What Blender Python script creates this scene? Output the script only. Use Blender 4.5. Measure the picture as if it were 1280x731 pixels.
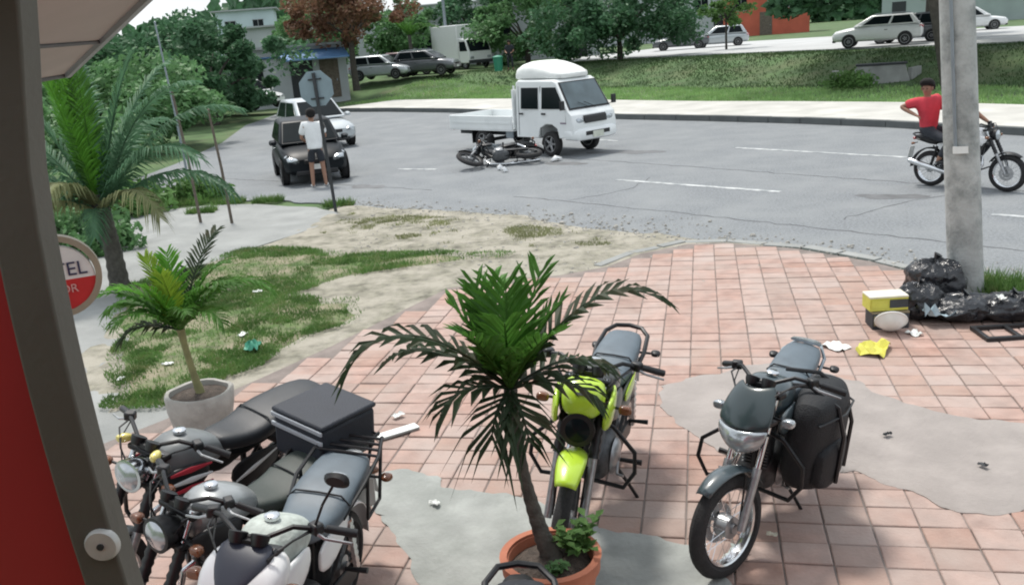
import bpy, bmesh, math, random
import numpy as np
from mathutils import Vector, Matrix, noise as mnoise

random.seed(7)
for o in list(bpy.data.objects): bpy.data.objects.remove(o)
S = bpy.context.scene
COL = S.collection
R = math.radians

# ------------------------------------------------------------------ camera
cam_d = bpy.data.cameras.new('camera'); cam = bpy.data.objects.new('camera', cam_d); COL.objects.link(cam)
cam_d.sensor_width = 36.0; cam_d.lens = 36.0 * 1130 / 1280
cam_d.clip_start = 0.05; cam_d.clip_end = 2000
PITCH, ROLL = R(15.8), R(4.5)
fw = Vector((0, math.cos(PITCH), -math.sin(PITCH))); r0 = Vector((1, 0, 0)); u0 = r0.cross(fw)
rt = math.cos(ROLL) * r0 - math.sin(ROLL) * u0; upv = math.sin(ROLL) * r0 + math.cos(ROLL) * u0
m3 = Matrix((rt, upv, -fw)).transposed()
cam.matrix_world = Matrix.Translation((0, 0, 3.0)) @ m3.to_4x4()
S.camera = cam

# ------------------------------------------------------------------ sky, sun, exposure
SUN_EL, SUN_AZ = 66, 335         # azimuth the light comes from, clockwise from +Y
w = bpy.data.worlds.new('World'); S.world = w; w.use_nodes = True
nt = w.node_tree; nt.nodes.clear()
out = nt.nodes.new('ShaderNodeOutputWorld'); bg = nt.nodes.new('ShaderNodeBackground')
sky = nt.nodes.new('ShaderNodeTexSky'); sky.sky_type = 'NISHITA'; sky.sun_disc = False
sky.sun_elevation = R(SUN_EL); sky.sun_rotation = R(SUN_AZ); sky.air_density = 1.0; sky.dust_density = 3.0; sky.ozone_density = 1.0
tc = nt.nodes.new('ShaderNodeTexCoord'); nz = nt.nodes.new('ShaderNodeTexNoise'); nz.inputs['Scale'].default_value = 2.2; nz.inputs['Detail'].default_value = 6
rmp = nt.nodes.new('ShaderNodeValToRGB'); rmp.color_ramp.elements[0].position = .25; rmp.color_ramp.elements[1].position = .8
rmp.color_ramp.elements[0].color = (5.2, 5.6, 5.9, 1); rmp.color_ramp.elements[1].color = (7.8, 8.0, 8.2, 1)
mx = nt.nodes.new('ShaderNodeMix'); mx.data_type = 'RGBA'; mx.inputs[0].default_value = .8
nt.links.new(tc.outputs['Generated'], nz.inputs['Vector']); nt.links.new(nz.outputs['Fac'], rmp.inputs[0])
nt.links.new(sky.outputs[0], mx.inputs[6]); nt.links.new(rmp.outputs[0], mx.inputs[7])
nt.links.new(mx.outputs[2], bg.inputs[0]); bg.inputs[1].default_value = 0.1
nt.links.new(bg.outputs[0], out.inputs[0])
sd = bpy.data.lights.new('sun', 'SUN'); sd.energy = 2.0; sd.angle = R(10); sd.color = (1, .95, .88)
sun = bpy.data.objects.new('sun', sd); COL.objects.link(sun)
az = R(SUN_AZ); el = R(SUN_EL)
sdir = Vector((math.sin(az) * math.cos(el), math.cos(az) * math.cos(el), math.sin(el)))
sun.rotation_euler = sdir.to_track_quat('Z', 'Y').to_euler(); sun.location = (0, 0, 40)
S.view_settings.view_transform = 'Standard'; S.view_settings.look = 'None'; S.view_settings.gamma = 1
S.view_settings.use_curve_mapping = False; S.view_settings.exposure = 0.85
S.render.engine = 'CYCLES'; S.cycles.filter_width = 2.0

# ------------------------------------------------------------------ materials
def hx(h):
    h = h.lstrip('#'); v = [int(h[i:i+2], 16) / 255 for i in (0, 2, 4)]
    return tuple(c / 12.92 if c <= .04045 else ((c + .055) / 1.055) ** 2.4 for c in v)
MATS = {}
def mat(name, col, rough=.6, metal=0, var=.12, scale=8, bump=0, bscale=60, col2=None, thr=.5, soft=.1, scale2=3, coat=0, trans=0, spec=.5, world=False, rnd=0):
    if name in MATS: return MATS[name]
    if isinstance(col, str): col = hx(col)
    if isinstance(col2, str): col2 = hx(col2)
    m = bpy.data.materials.new(name); m.use_nodes = True; t = m.node_tree; b = t.nodes['Principled BSDF']
    N = t.nodes.new; L = t.links.new
    tc = N('ShaderNodeTexCoord')
    n1 = N('ShaderNodeTexNoise'); n1.inputs['Scale'].default_value = scale; n1.inputs['Detail'].default_value = 5
    geo = N('ShaderNodeNewGeometry'); CO = geo.outputs['Position'] if world else tc.outputs['Object']
    L(CO, n1.inputs['Vector'])
    def cmix(ca, cb, fac):
        x = N('ShaderNodeMix'); x.data_type = 'RGBA'
        for i, c in ((6, ca), (7, cb)):
            if isinstance(c, tuple): x.inputs[i].default_value = (*c, 1)
            else: L(c, x.inputs[i])
        L(fac, x.inputs[0]); return x.outputs[2]
    lo = tuple(c * (1 - var) for c in col); hi = tuple(min(1, c * (1 + var)) for c in col)
    mr = N('ShaderNodeMapRange'); mr.inputs[1].default_value = .3; mr.inputs[2].default_value = .7; L(n1.outputs['Fac'], mr.inputs[0])
    c = cmix(lo, hi, mr.outputs[0])
    if col2:
        n2 = N('ShaderNodeTexNoise'); n2.inputs['Scale'].default_value = scale2; n2.inputs['Detail'].default_value = 8; n2.inputs['Roughness'].default_value = .65
        L(CO, n2.inputs['Vector'])
        m2 = N('ShaderNodeMapRange'); m2.inputs[1].default_value = thr - soft; m2.inputs[2].default_value = thr + soft; L(n2.outputs['Fac'], m2.inputs[0])
        c = cmix(c, col2, m2.outputs[0])
    L(c, b.inputs['Base Color'])
    b.inputs['Roughness'].default_value = rough; b.inputs['Metallic'].default_value = metal
    b.inputs['Coat Weight'].default_value = coat; b.inputs['Coat Roughness'].default_value = .08
    b.inputs['Specular IOR Level'].default_value = spec
    if trans:
        b.inputs['Subsurface Weight'].default_value = 0
        tr = N('ShaderNodeBsdfTranslucent'); L(c, tr.inputs[0]); ms = N('ShaderNodeMixShader'); ms.inputs[0].default_value = trans
        L(b.outputs[0], ms.inputs[1]); L(tr.outputs[0], ms.inputs[2]); L(ms.outputs[0], t.nodes['Material Output'].inputs[0])
    if bump:
        n3 = N('ShaderNodeTexNoise'); n3.inputs['Scale'].default_value = bscale; n3.inputs['Detail'].default_value = 6
        L(CO, n3.inputs['Vector'])
        bp = N('ShaderNodeBump'); bp.inputs['Strength'].default_value = bump; bp.inputs['Distance'].default_value = .02
        L(n3.outputs['Fac'], bp.inputs['Height']); L(bp.outputs[0], b.inputs['Normal'])
    MATS[name] = m; return m

M_asph = mat('asphalt', (.185, .20, .212), .92, var=.34, scale=26, bump=1, bscale=45, col2=(.235, .25, .258), thr=.54, soft=.16, scale2=.9)
M_asph2 = mat('pale asphalt', (.42, .43, .43), .9, var=.1, scale=.4, bump=.2, bscale=40)
M_white_line = mat('road paint', (.50, .52, .52), .7, var=.2, scale=3, col2=(.24, .26, .27), thr=.50, soft=.08, scale2=3.5)
M_dirt = mat('dry dirt', (.185, .178, .138), .95, var=.45, scale=7, bump=1, bscale=25, col2=(.325, .305, .255), thr=.50, soft=.10, scale2=1.9)
M_soil = mat('pot soil', (.07, .055, .045), .95, var=.4, scale=25, bump=1, bscale=60)
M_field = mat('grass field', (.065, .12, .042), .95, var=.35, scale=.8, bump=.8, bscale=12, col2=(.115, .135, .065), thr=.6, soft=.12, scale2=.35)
M_turf = mat('turf soil', (.075, .125, .035), .95, var=.5, scale=14, bump=1, bscale=40, col2=(.25, .225, .155), thr=.50, soft=.10, scale2=1.7)
M_conc = mat('pale concrete', (.265, .275, .268), .9, var=.14, scale=1.3, bump=.3, bscale=50, col2=(.20, .21, .205), thr=.58, soft=.14, scale2=1.2)
M_cement = mat('cement patch', (.30, .315, .30), .85, var=.16, scale=4.0, bump=.4, bscale=35, col2=(.225, .24, .225), thr=.56, soft=.12, scale2=2.2)
M_cement2 = mat('smooth cement patch', (.30, .272, .255), .85, var=.12, scale=3.0, bump=.35, bscale=35, col2=(.245, .222, .208), thr=.56, soft=.14, scale2=2.2)
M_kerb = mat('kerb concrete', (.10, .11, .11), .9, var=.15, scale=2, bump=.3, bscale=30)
M_bed = mat('tile bed mortar', (.20, .17, .155), .95, var=.25, scale=4, bump=.5, bscale=60)
M_tiles = [mat('tile %s' % k, c, .85, var=.22, scale=7, bump=.3, bscale=45, col2=c2, thr=.52, soft=.16, scale2=1.1, world=True) for k, c, c2 in (
    ('pink', (.335, .215, .178), (.375, .295, .262)), ('rose', (.35, .228, .19), (.385, .305, .272)), ('clay', (.315, .192, .152), (.36, .275, .236)), ('dusty', (.34, .24, .205), (.38, .31, .28)), ('worn', (.295, .20, .168), (.35, .282, .25)), ('bleached', (.36, .25, .213), (.39, .325, .295)))]
M_blk = mat('black plastic', (.008, .009, .011), .45, var=.3, scale=20)
M_blk2 = mat('satin black metal', (.012, .013, .015), .4, .3, var=.3, scale=20)
M_rub = mat('tyre rubber', (.018, .018, .019), .85, var=.25, scale=30, bump=.4, bscale=120)
M_seat = mat('black vinyl seat', (.016, .020, .025), .5, var=.15, scale=12, bump=.12, bscale=200)
M_seatg = mat('grey vinyl seat', (.095, .125, .15), .5, var=.12, scale=10, bump=.12, bscale=200)
M_seatgreen = mat('dark green vinyl seat', (.026, .038, .033), .55, var=.15, scale=10, bump=.12, bscale=200)
M_chr = mat('chrome', (.62, .64, .66), .18, 1, var=.08, scale=12)
M_alu = mat('dull aluminium', (.36, .37, .38), .4, .8, var=.15, scale=25, bump=.1, bscale=80)
M_alud = mat('dark engine alloy', (.10, .105, .11), .5, .7, var=.25, scale=25, bump=.2, bscale=80)
M_lime = mat('lime paint', (.42, .62, .04), .32, var=.04, scale=6, coat=.6)
M_limed = mat('lime decal grey', (.10, .11, .10), .4, var=.1)
M_wht = mat('white paint', (.74, .76, .77), .35, var=.04, scale=5, coat=.5)
M_wtruck = mat('truck white paint', (.73, .76, .76), .35, var=.05, scale=1.5, coat=.4, col2=(.62, .65, .65), thr=.68, soft=.1, scale2=2)
M_slate = mat('slate paint', (.045, .065, .075), .32, var=.1, scale=8, coat=.6)
M_redp = mat('red decal', (.45, .03, .05), .4, var=.1)
M_glass = mat('dark glass', (.008, .012, .014), .12, var=.1, spec=.1)
M_shield = mat('windscreen glass', (.10, .135, .15), .1, var=.3, scale=1.5, spec=.4)
M_lens = mat('lamp lens', (.42, .46, .49), .15, .5, var=.3, scale=14, coat=1)
M_amber = mat('amber lens', (.17, .06, .022), .25, var=.15, coat=.6)
M_amberp = mat('pale yellow lens', (.66, .58, .16), .25, var=.1, coat=1)
M_redl = mat('red lens', (.35, .015, .015), .2, var=.1, coat=1)
M_carblk = mat('black car paint', (.007, .010, .013), .4, var=.1, spec=.15)
M_carwht = mat('white car paint', (.70, .72, .72), .3, var=.03, coat=.6)
M_carslv = mat('silver car paint', (.45, .49, .51), .3, .3, var=.05, coat=.6)
M_cargry = mat('grey car paint', (.10, .11, .12), .3, .2, var=.08, coat=.6)
M_carmar = mat('maroon car paint', (.10, .035, .035), .3, var=.1, coat=.6)
M_trunkp = mat('palm trunk', (.075, .072, .062), .9, var=.35, scale=14, bump=.8, bscale=40)
M_bark = mat('bark', (.055, .05, .042), .95, var=.3, scale=6, bump=1, bscale=15)
def leafm(n, c, v=.35, s=1.2, c2=None, tr=.35): return mat(n, c, .55, var=v, scale=s, col2=c2, thr=.6, soft=.08, scale2=s * 2, trans=tr, spec=.3)
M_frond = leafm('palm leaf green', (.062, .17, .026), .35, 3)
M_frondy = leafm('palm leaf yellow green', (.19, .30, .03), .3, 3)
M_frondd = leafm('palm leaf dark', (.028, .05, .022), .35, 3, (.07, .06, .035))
M_frondb = leafm('palm leaf bluish', (.085, .185, .10), .35, 2)
M_frondbr = leafm('palm leaf dry', (.23, .25, .12), .3, 2)
M_leafA = leafm('leaf deep green', (.070, .160, .080))
M_leafB = leafm('leaf mid green', (.115, .235, .095))
M_leafC = leafm('leaf fresh green', (.105, .21, .06))
M_leafR = leafm('leaf rusty', (.20, .105, .065), c2=(.085, .12, .055))
M_grassb = leafm('grass blade', (.11, .215, .055), .4, 2.5, (.21, .23, .10), .3)
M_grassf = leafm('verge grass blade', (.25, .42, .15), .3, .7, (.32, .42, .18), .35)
M_grassk_shade = leafm('shade toned bank grass', (.062, .115, .042), .35, .5, (.115, .12, .065), .25)  # olive bank grass, with tree shade painted into its darker colour
M_frondl = leafm('palm leaf bright', (.10, .28, .03), .3, 3)
M_red = mat('red painted metal', (.40, .022, .028), .45, var=.07, scale=2)
M_post = mat('brown grey paint', (.105, .10, .085), .6, var=.1, scale=3, bump=.1, bscale=60)
M_plate = mat('pale worn plate', (.55, .56, .54), .5, .2, var=.15, scale=20)
M_awn = mat('awning underside', (.40, .37, .35), .7, var=.07, scale=2)
M_awnd = mat('awning trim', (.09, .10, .11), .6, var=.1)
M_awnf = mat('awning fascia', (.27, .30, .33), .5, var=.1)
M_cpole = mat('concrete pole', (.40, .42, .41), .9, var=.18, scale=4, bump=.5, bscale=30, col2=(.20, .22, .215), thr=.56, soft=.10, scale2=3.0)
M_gal = mat('galvanised steel', (.25, .29, .32), .5, .5, var=.1, scale=6)
M_galb = mat('sign back', (.22, .29, .33), .55, .2, var=.1, scale=4)
M_dkst = mat('dark steel', (.04, .045, .05), .6, .3, var=.2, scale=10)
M_pot = mat('terracotta', (.42, .15, .085), .8, var=.15, scale=6, bump=.15, bscale=40, col2=(.38, .26, .20), thr=.66, soft=.08, scale2=6)
M_potg = mat('cement pot', (.36, .355, .33), .9, var=.18, scale=6, bump=.4, bscale=25, col2=(.24, .24, .22), thr=.6, soft=.1, scale2=4)
M_skin = mat('skin', (.36, .20, .135), .6, var=.06)
M_skind = mat('brown skin', (.28, .155, .105), .6, var=.06)
M_shirtr = mat('red shirt cloth', (.52, .045, .065), .9, var=.12, scale=8, bump=.3, bscale=25)
M_shirtw = mat('white shirt cloth', (.72, .74, .75), .9, var=.06, scale=8, bump=.3, bscale=25)
M_jean = mat('dark trousers cloth', (.022, .026, .034), .9, var=.25, scale=8, bump=.3, bscale=25)
M_hair = mat('black hair', (.006, .005, .005), .95, var=.3, scale=30)
M_shoe = mat('white shoe', (.6, .62, .62), .6, var=.1)
M_bag = mat('black rubbish bag', (.010, .012, .016), .24, var=.3, scale=10, bump=1.0, bscale=22, coat=.2)
M_fabblk = mat('black nylon', (.007, .009, .012), .7, var=.2, scale=10, bump=.3, bscale=120)
M_boxblk = mat('black box fabric', (.016, .021, .032), .65, var=.12, scale=6, bump=.2, bscale=90)
M_silver = mat('reflective band', (.42, .46, .50), .4, .1, var=.1, scale=6)
M_yel = mat('yellow card', (.52, .49, .08), .7, var=.1, scale=10)
M_cream = mat('cream card', (.62, .60, .50), .8, var=.1, scale=10)
M_card = mat('brown card', (.22, .18, .11), .85, var=.15, scale=10)
M_paper = mat('white paper', (.70, .72, .70), .8, var=.08, scale=10)
M_wallw = mat('whitewashed wall', (.38, .41, .43), .9, var=.1, scale=.6, col2=(.36, .38, .39), thr=.62, soft=.1, scale2=.8)
M_wallb = mat('pale blue wall', (.45, .54, .58), .9, var=.1, scale=.6)
M_wallt = mat('greenish grey wall', (.30, .36, .35), .9, var=.1, scale=.6)
M_brick = mat('red wall paint', (.42, .10, .06), .85, var=.15, scale=.8)
M_roof = mat('grey roof sheet', (.30, .32, .33), .7, var=.15, scale=1)
M_blue = mat('blue awning sheet', (.10, .22, .42), .6, var=.1, scale=1)
M_dkopen = mat('dark doorway', (.03, .034, .038), .8, var=.2)
M_wood = mat('weathered wood', (.12, .10, .08), .9, var=.3, scale=10)
M_greenp = mat('green plastic', (.03, .22, .14), .5, var=.1)
M_stone = mat('rubble stone', (.33, .32, .29), .95, var=.25, scale=9, bump=.6, bscale=30)

# ------------------------------------------------------------------ mesh helpers
class MB:
    def __init__(s): s.v = []; s.f = []
    def add(s, vs, fs, M=None):
        k = len(s.v)
        s.v += [tuple((M @ Vector(p)) if M else p) for p in vs]; s.f += [tuple(i + k for i in f) for f in fs]; return s
    def box(s, c, d, M=None, rz=0, ry=0, rx=0, taper=1.0):
        hx_, hy_, hz_ = d[0] / 2, d[1] / 2, d[2] / 2
        vs = [(x * (taper if z > 0 else 1), y * (taper if z > 0 else 1), z) for z in (-hz_, hz_) for x, y in ((-hx_, -hy_), (hx_, -hy_), (hx_, hy_), (-hx_, hy_))]
        T = Matrix.Translation(c) @ Matrix.Rotation(rz, 4, 'Z') @ Matrix.Rotation(ry, 4, 'Y') @ Matrix.Rotation(rx, 4, 'X')
        if M: T = M @ T
        return s.add(vs, [(3, 2, 1, 0), (4, 5, 6, 7), (0, 1, 5, 4), (1, 2, 6, 5), (2, 3, 7, 6), (3, 0, 4, 7)], T)
    def loft(s, rings, cap=True, closed=True):
        n = len(rings[0]); k = len(s.v)
        for r in rings: s.v += [tuple(p) for p in r]
        for i in range(len(rings) - 1):
            for j in range(n if closed else n - 1):
                a = k + i * n + j; b = k + i * n + (j + 1) % n
                s.f.append((a, b, b + n, a + n))
        if cap and closed:
            s.f.append(tuple(k + j for j in reversed(range(n)))); s.f.append(tuple(k + (len(rings) - 1) * n + j for j in range(n)))
        return s
    def tube(s, pts, rad, n=8, cap=True):
        pts = [Vector(p) for p in pts]
        if not hasattr(rad, '__len__'): rad = [rad] * len(pts)
        rings = []; prev = None
        for i, p in enumerate(pts):
            t = (pts[min(i + 1, len(pts) - 1)] - pts[max(i - 1, 0)]).normalized()
            if prev is None:
                a = Vector((0, 0, 1)) if abs(t.z) < .9 else Vector((1, 0, 0)); u = t.cross(a).normalized()
            else: u = (prev - t * prev.dot(t)).normalized()
            prev = u; v = t.cross(u)
            rings.append([p + (u * math.cos(q) + v * math.sin(q)) * rad[i] for q in [2 * math.pi * j / n for j in range(n)]])
        return s.loft(rings, cap)
    def lathe(s, prof, n=24, M=None):           # profile (r, z) round Z
        k = len(s.v)
        for r, z in prof:
            for j in range(n):
                q = 2 * math.pi * j / n; p = Vector((r * math.cos(q), r * math.sin(q), z)); s.v.append(tuple(M @ p if M else p))
        for i in range(len(prof) - 1):
            for j in range(n):
                a = k + i * n + j; b = k + i * n + (j + 1) % n; s.f.append((a, b, b + n, a + n))
        if prof[0][0] > 1e-4: s.f.append(tuple(k + j for j in reversed(range(n))))
        if prof[-1][0] > 1e-4: s.f.append(tuple(k + (len(prof) - 1) * n + j for j in range(n)))
        return s
    def ring(s, prof, n=24, M=None):            # closed profile round Z (torus like)
        k = len(s.v); m = len(prof)
        for r, z in prof:
            for j in range(n):
                q = 2 * math.pi * j / n; p = Vector((r * math.cos(q), r * math.sin(q), z)); s.v.append(tuple(M @ p if M else p))
        for i in range(m):
            for j in range(n):
                a = k + i * n + j; b = k + i * n + (j + 1) % n; i2 = (i + 1) % m
                s.f.append((a, b, k + i2 * n + (j + 1) % n, k + i2 * n + j))
        return s
    def sup(s, st, n=16):                       # stations along x: (x, yc, zc, hw, hh, power[, hhbot])
        rings = []
        for q in st:
            x, yc, zc, hw, hh, pw = q[:6]; hb = q[6] if len(q) > 6 else hh; r = []
            for j in range(n):
                a = 2 * math.pi * j / n; c, d = math.cos(a), math.sin(a)
                r.append((x, yc + hw * math.copysign(abs(c) ** (2 / pw), c), zc + (hh if d > 0 else hb) * math.copysign(abs(d) ** (2 / pw), d)))
            rings.append(r)
        return s.loft(rings)
    def prism(s, poly, y0, y1, M=None):         # polygon in xz extruded along y
        n = len(poly); k = len(s.v)
        for y in (y0, y1):
            for p in poly:
                v = Vector((p[0], y, p[1])); s.v.append(tuple(M @ v if M else v))
        s.f.append(tuple(k + j for j in range(n))); s.f.append(tuple(k + n + j for j in reversed(range(n))))
        for j in range(n): s.f.append((k + j, k + n + j, k + n + (j + 1) % n, k + (j + 1) % n))
        return s
    def slab(s, poly, z0, z1):                  # polygon in xy extruded along z
        n = len(poly); k = len(s.v)
        for z in (z0, z1): s.v += [(p[0], p[1], z) for p in poly]
        s.f.append(tuple(k + j for j in reversed(range(n)))); s.f.append(tuple(k + n + j for j in range(n)))
        for j in range(n): s.f.append((k + j, k + (j + 1) % n, k + n + (j + 1) % n, k + n + j))
        return s
    def panel(s, c4, u0=0, u1=1, v0=0, v1=1, off=.006, th=.006):   # bilinear patch raised off a four-corner face
        c = [Vector(p) for p in c4]
        def P(u, v): return c[0] * (1 - u) * (1 - v) + c[1] * u * (1 - v) + c[2] * u * v + c[3] * (1 - u) * v
        n = (c[1] - c[0]).cross(c[3] - c[0]).normalized()
        q = [P(u0, v0), P(u1, v0), P(u1, v1), P(u0, v1)]
        vs = [tuple(p + n * (off - th)) for p in q] + [tuple(p + n * off) for p in q]
        return s.add(vs, [(3, 2, 1, 0), (4, 5, 6, 7), (0, 1, 5, 4), (1, 2, 6, 5), (2, 3, 7, 6), (3, 0, 4, 7)])
    def xf(s, M): s.v = [tuple(M @ Vector(p)) for p in s.v]; return s

def mk(name, mb, material, parent=None, bevel=0, sub=0, smooth=True, sol=0):
    me = bpy.data.meshes.new(name)
    if isinstance(mb, MB): me.from_pydata(mb.v, [], mb.f)
    else: me = mb
    bm = bmesh.new(); bm.from_mesh(me); bmesh.ops.recalc_face_normals(bm, faces=bm.faces[:]); bm.to_mesh(me); bm.free()
    if material: me.materials.clear(); me.materials.append(material)
    o = bpy.data.objects.new(name, me); COL.objects.link(o)
    if parent: o.parent = parent
    if smooth:
        me.polygons.foreach_set('use_smooth', [True] * len(me.polygons))
        try: me.set_sharp_from_angle(angle=R(42))
        except Exception: pass
    if sol: d = o.modifiers.new('Solidify', 'SOLIDIFY'); d.thickness = sol; d.offset = 0
    if bevel: d = o.modifiers.new('Bevel', 'BEVEL'); d.width = bevel; d.segments = 2; d.limit_method = 'ANGLE'; d.angle_limit = R(35)
    if sub: d = o.modifiers.new('Subdivision', 'SUBSURF'); d.levels = sub; d.render_levels = sub
    return o
def raw(name, V, F, material, parent=None):     # fast path for big leaf or blade meshes
    me = bpy.data.meshes.new(name); V = np.asarray(V, dtype=np.float32); F = np.asarray(F, dtype=np.int32)
    me.vertices.add(len(V)); me.vertices.foreach_set('co', V.ravel()); k = F.shape[1]
    me.loops.add(F.size); me.loops.foreach_set('vertex_index', F.ravel()); me.polygons.add(len(F))
    me.polygons.foreach_set('loop_start', np.arange(0, F.size, k, dtype=np.int32)); me.update(calc_edges=True); me.validate()
    me.materials.append(material); o = bpy.data.objects.new(name, me); COL.objects.link(o)
    if parent: o.parent = parent
    return o
def tag(o, label=None, cat=None, group=None, kind=None):
    for k, v in (('label', label), ('category', cat), ('group', group), ('kind', kind)):
        if v: o[k] = v
    return o
def thing(name, loc, heading=0, label=None, cat=None, group=None, lean=0, scale=1):
    o = bpy.data.objects.new(name, None); COL.objects.link(o); o.empty_display_size = .1
    o.location = loc; o.rotation_euler = (lean, 0, heading); o.scale = (scale,) * 3
    o.rotation_mode = 'XYZ'
    return tag(o, label, cat, group)
def hd(x, y): return math.atan2(y, x)
def inpoly(x, y, P):
    c = False; j = len(P) - 1
    for i in range(len(P)):
        xi, yi = P[i]; xj, yj = P[j]
        if (yi > y) != (yj > y) and x < (xj - xi) * (y - yi) / (yj - yi) + xi: c = not c
        j = i
    return c
def smooth_poly(P, it=2):
    for _ in range(it):
        Q = []
        for i in range(len(P)):
            a, b = P[i], P[(i + 1) % len(P)]
            Q += [(a[0] * .75 + b[0] * .25, a[1] * .75 + b[1] * .25), (a[0] * .25 + b[0] * .75, a[1] * .25 + b[1] * .75)]
        P = Q
    return P
def rough_poly(P, amp, sc, seed=0):
    return [(x + amp * mnoise.noise((x * sc, y * sc, seed)), y + amp * mnoise.noise((x * sc, y * sc, seed + 9.3))) for x, y in P]
def dense(P, d):
    Q = []
    for i in range(len(P)):
        a, b = P[i], P[(i + 1) % len(P)]; n = max(1, int(math.dist(a, b) / d))
        Q += [(a[0] + (b[0] - a[0]) * k / n, a[1] + (b[1] - a[1]) * k / n) for k in range(n)]
    return Q

# ------------------------------------------------------------------ ground plan
KERB = [(40, -22), (25, 0), (16, 14), (11.64, 20.06), (9.94, 23.4), (8.47, 25.65), (6.5, 28.2), (3.97, 31.2), (0.9, 35.6), (-2.18, 40.0), (-5.2, 43.4), (-8.5, 46.5), (-11.5, 49)]
def kerb_dist(x, y):
    best = 1e9; sg = 1
    for (ax, ay), (bx, by) in zip(KERB[:-1], KERB[1:]):
        dx, dy = bx - ax, by - ay; t = max(0, min(1, ((x - ax) * dx + (y - ay) * dy) / (dx * dx + dy * dy)))
        px, py = ax + dx * t, ay + dy * t; d = math.hypot(x - px, y - py)
        if d < best: best = d; sg = 1 if (dx * (y - py) - dy * (x - px)) < 0 else -1
    return best * sg
def sstep(a, b, x): t = max(0, min(1, (x - a) / (b - a))); return t * t * (3 - 2 * t)
def height(x, y):
    s = kerb_dist(x, y)
    s0 = 6 + 6.5 * sstep(-6, 7, x)
    h = 1.0 * sstep(s0, s0 + 6.5, s)
    if s > 5: h += .06 * mnoise.noise((x * .35, y * .35, 2.2)) * (1 - .8 * sstep(s0 + 6, s0 + 8, s))
    return h
def offs(P, d):
    Q = []
    for i in range(len(P)):
        a = Vector(P[max(0, i - 1)]); b = Vector(P[min(len(P) - 1, i + 1)]); t = (b - a).normalized()
        Q.append((P[i][0] + t.y * d, P[i][1] - t.x * d))
    return Q
xs = sorted(set([-400, -250, -150, -100, -70, -50] + [x * 1.0 for x in range(-40, 60)] + [70, 100, 150, 250, 400]))
ys = sorted(set([-100, -50, -20] + [y * 1.0 for y in range(-10, 75)] + [80, 90, 105, 130, 180, 260, 400, 700]))
gb = MB()
for y in ys:
    for x in xs: gb.v.append((x, y, -.03 + height(x, y)))
for j in range(len(ys) - 1):
    for i in range(len(xs) - 1):
        a = j * len(xs) + i; gb.f.append((a, a + 1, a + 1 + len(xs), a + len(xs)))
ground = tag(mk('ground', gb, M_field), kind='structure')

def sheet(name, P, z, material, parent=None, kind='structure', thick=.02, sub=None):
    mb = MB(); mb.slab(P, z - thick, z)
    o = mk(name, mb, material, parent, smooth=False)
    if not parent: tag(o, kind=kind)
    return o
NEAR = [(12, 2.0), (9, 5.6), (7.2, 7.8), (5.59, 9.42), (4.85, 9.95), (4.56, 10.7), (3.9, 11.7), (3.0, 12.45), (2.22, 12.65), (1.53, 13.46), (.84, 14.2), (.1, 15.3), (-1.05, 16.25), (-1.99, 16.95), (-3.24, 18.1), (-5.19, 19.4), (-6.6, 20.0), (-8.0, 19.0), (-9.4, 18.0)]
LEFT = [(-10.2, 22), (-10.0, 28), (-10.3, 34), (-11.5, 42)]
roadP = [(25, -14), (40, -22)][:0] + [(20, -8)] + NEAR + LEFT + list(reversed(KERB[1:]))
nr = dense(NEAR, .25); nr = nr[:-1]
nr = [p for p in nr]
def dense_open(P, d):
    Q = []
    for a, b in zip(P[:-1], P[1:]):
        n = max(1, int(math.dist(a, b) / d)); Q += [(a[0] + (b[0] - a[0]) * k / n, a[1] + (b[1] - a[1]) * k / n) for k in range(n)]
    return Q + [P[-1]]
nearD = rough_poly(dense_open(NEAR, .22), .16, 1.7, 3)
road = sheet('road', [(20, -8)] + nearD + LEFT + list(reversed(KERB[1:])), 0.0, M_asph)
# painted lane dashes: parts of the road
def strip(a, b, wd, z):
    a = Vector((*a, 0)); b = Vector((*b, 0)); t = (b - a).normalized(); n = Vector((-t.y, t.x, 0)) * wd / 2
    k = 6; L1 = []; L2 = []
    for i in range(k + 1):
        p = a.lerp(b, i / k); j = .012 * mnoise.noise((p.x * 4, p.y * 4, 1)); L1.append((p + n * (1 + j * 4))[:2]); L2.append((p - n * (1 - j * 4))[:2])
    return L1 + L2[::-1]
for a, b in (((-2.6, 22.75), (-1.62, 22.14)), ((2.31, 18.43), (4.85, 15.72)), ((7.0, 12.73), (9.2, 10.2)), ((5.65, 21.78), (8.29, 18.36)), ((-6.6, 27.3), (-4.6, 24.9)), ((10.4, 15.6), (12.4, 12.9)), ((1.2, 27.9), (3.2, 25.0))):
    sheet('lane_marking', strip(a, b, .13, 0), .006, M_white_line, road, thick=.004)
def crack(pts, wd, seed):
    rg = random.Random(seed); Q = dense_open(pts, .18); L1 = []; L2 = []
    for i, p in enumerate(Q):
        a = Q[max(0, i - 1)]; b = Q[min(len(Q) - 1, i + 1)]; d = math.dist(a, b) or 1; n = ((b[1] - a[1]) / d, -(b[0] - a[0]) / d); o = rg.uniform(-.05, .05); h = wd * rg.uniform(.3, 1.2) / 2
        L1.append((p[0] + n[0] * (o + h), p[1] + n[1] * (o + h))); L2.append((p[0] + n[0] * (o - h), p[1] + n[1] * (o - h)))
    return L1 + L2[::-1]
M_crack = mat('tar seam', (.075, .08, .085), .9, var=.2, scale=5); M_oil = mat('oil stain', (.115, .12, .125), .7, var=.25, scale=4)
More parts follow.
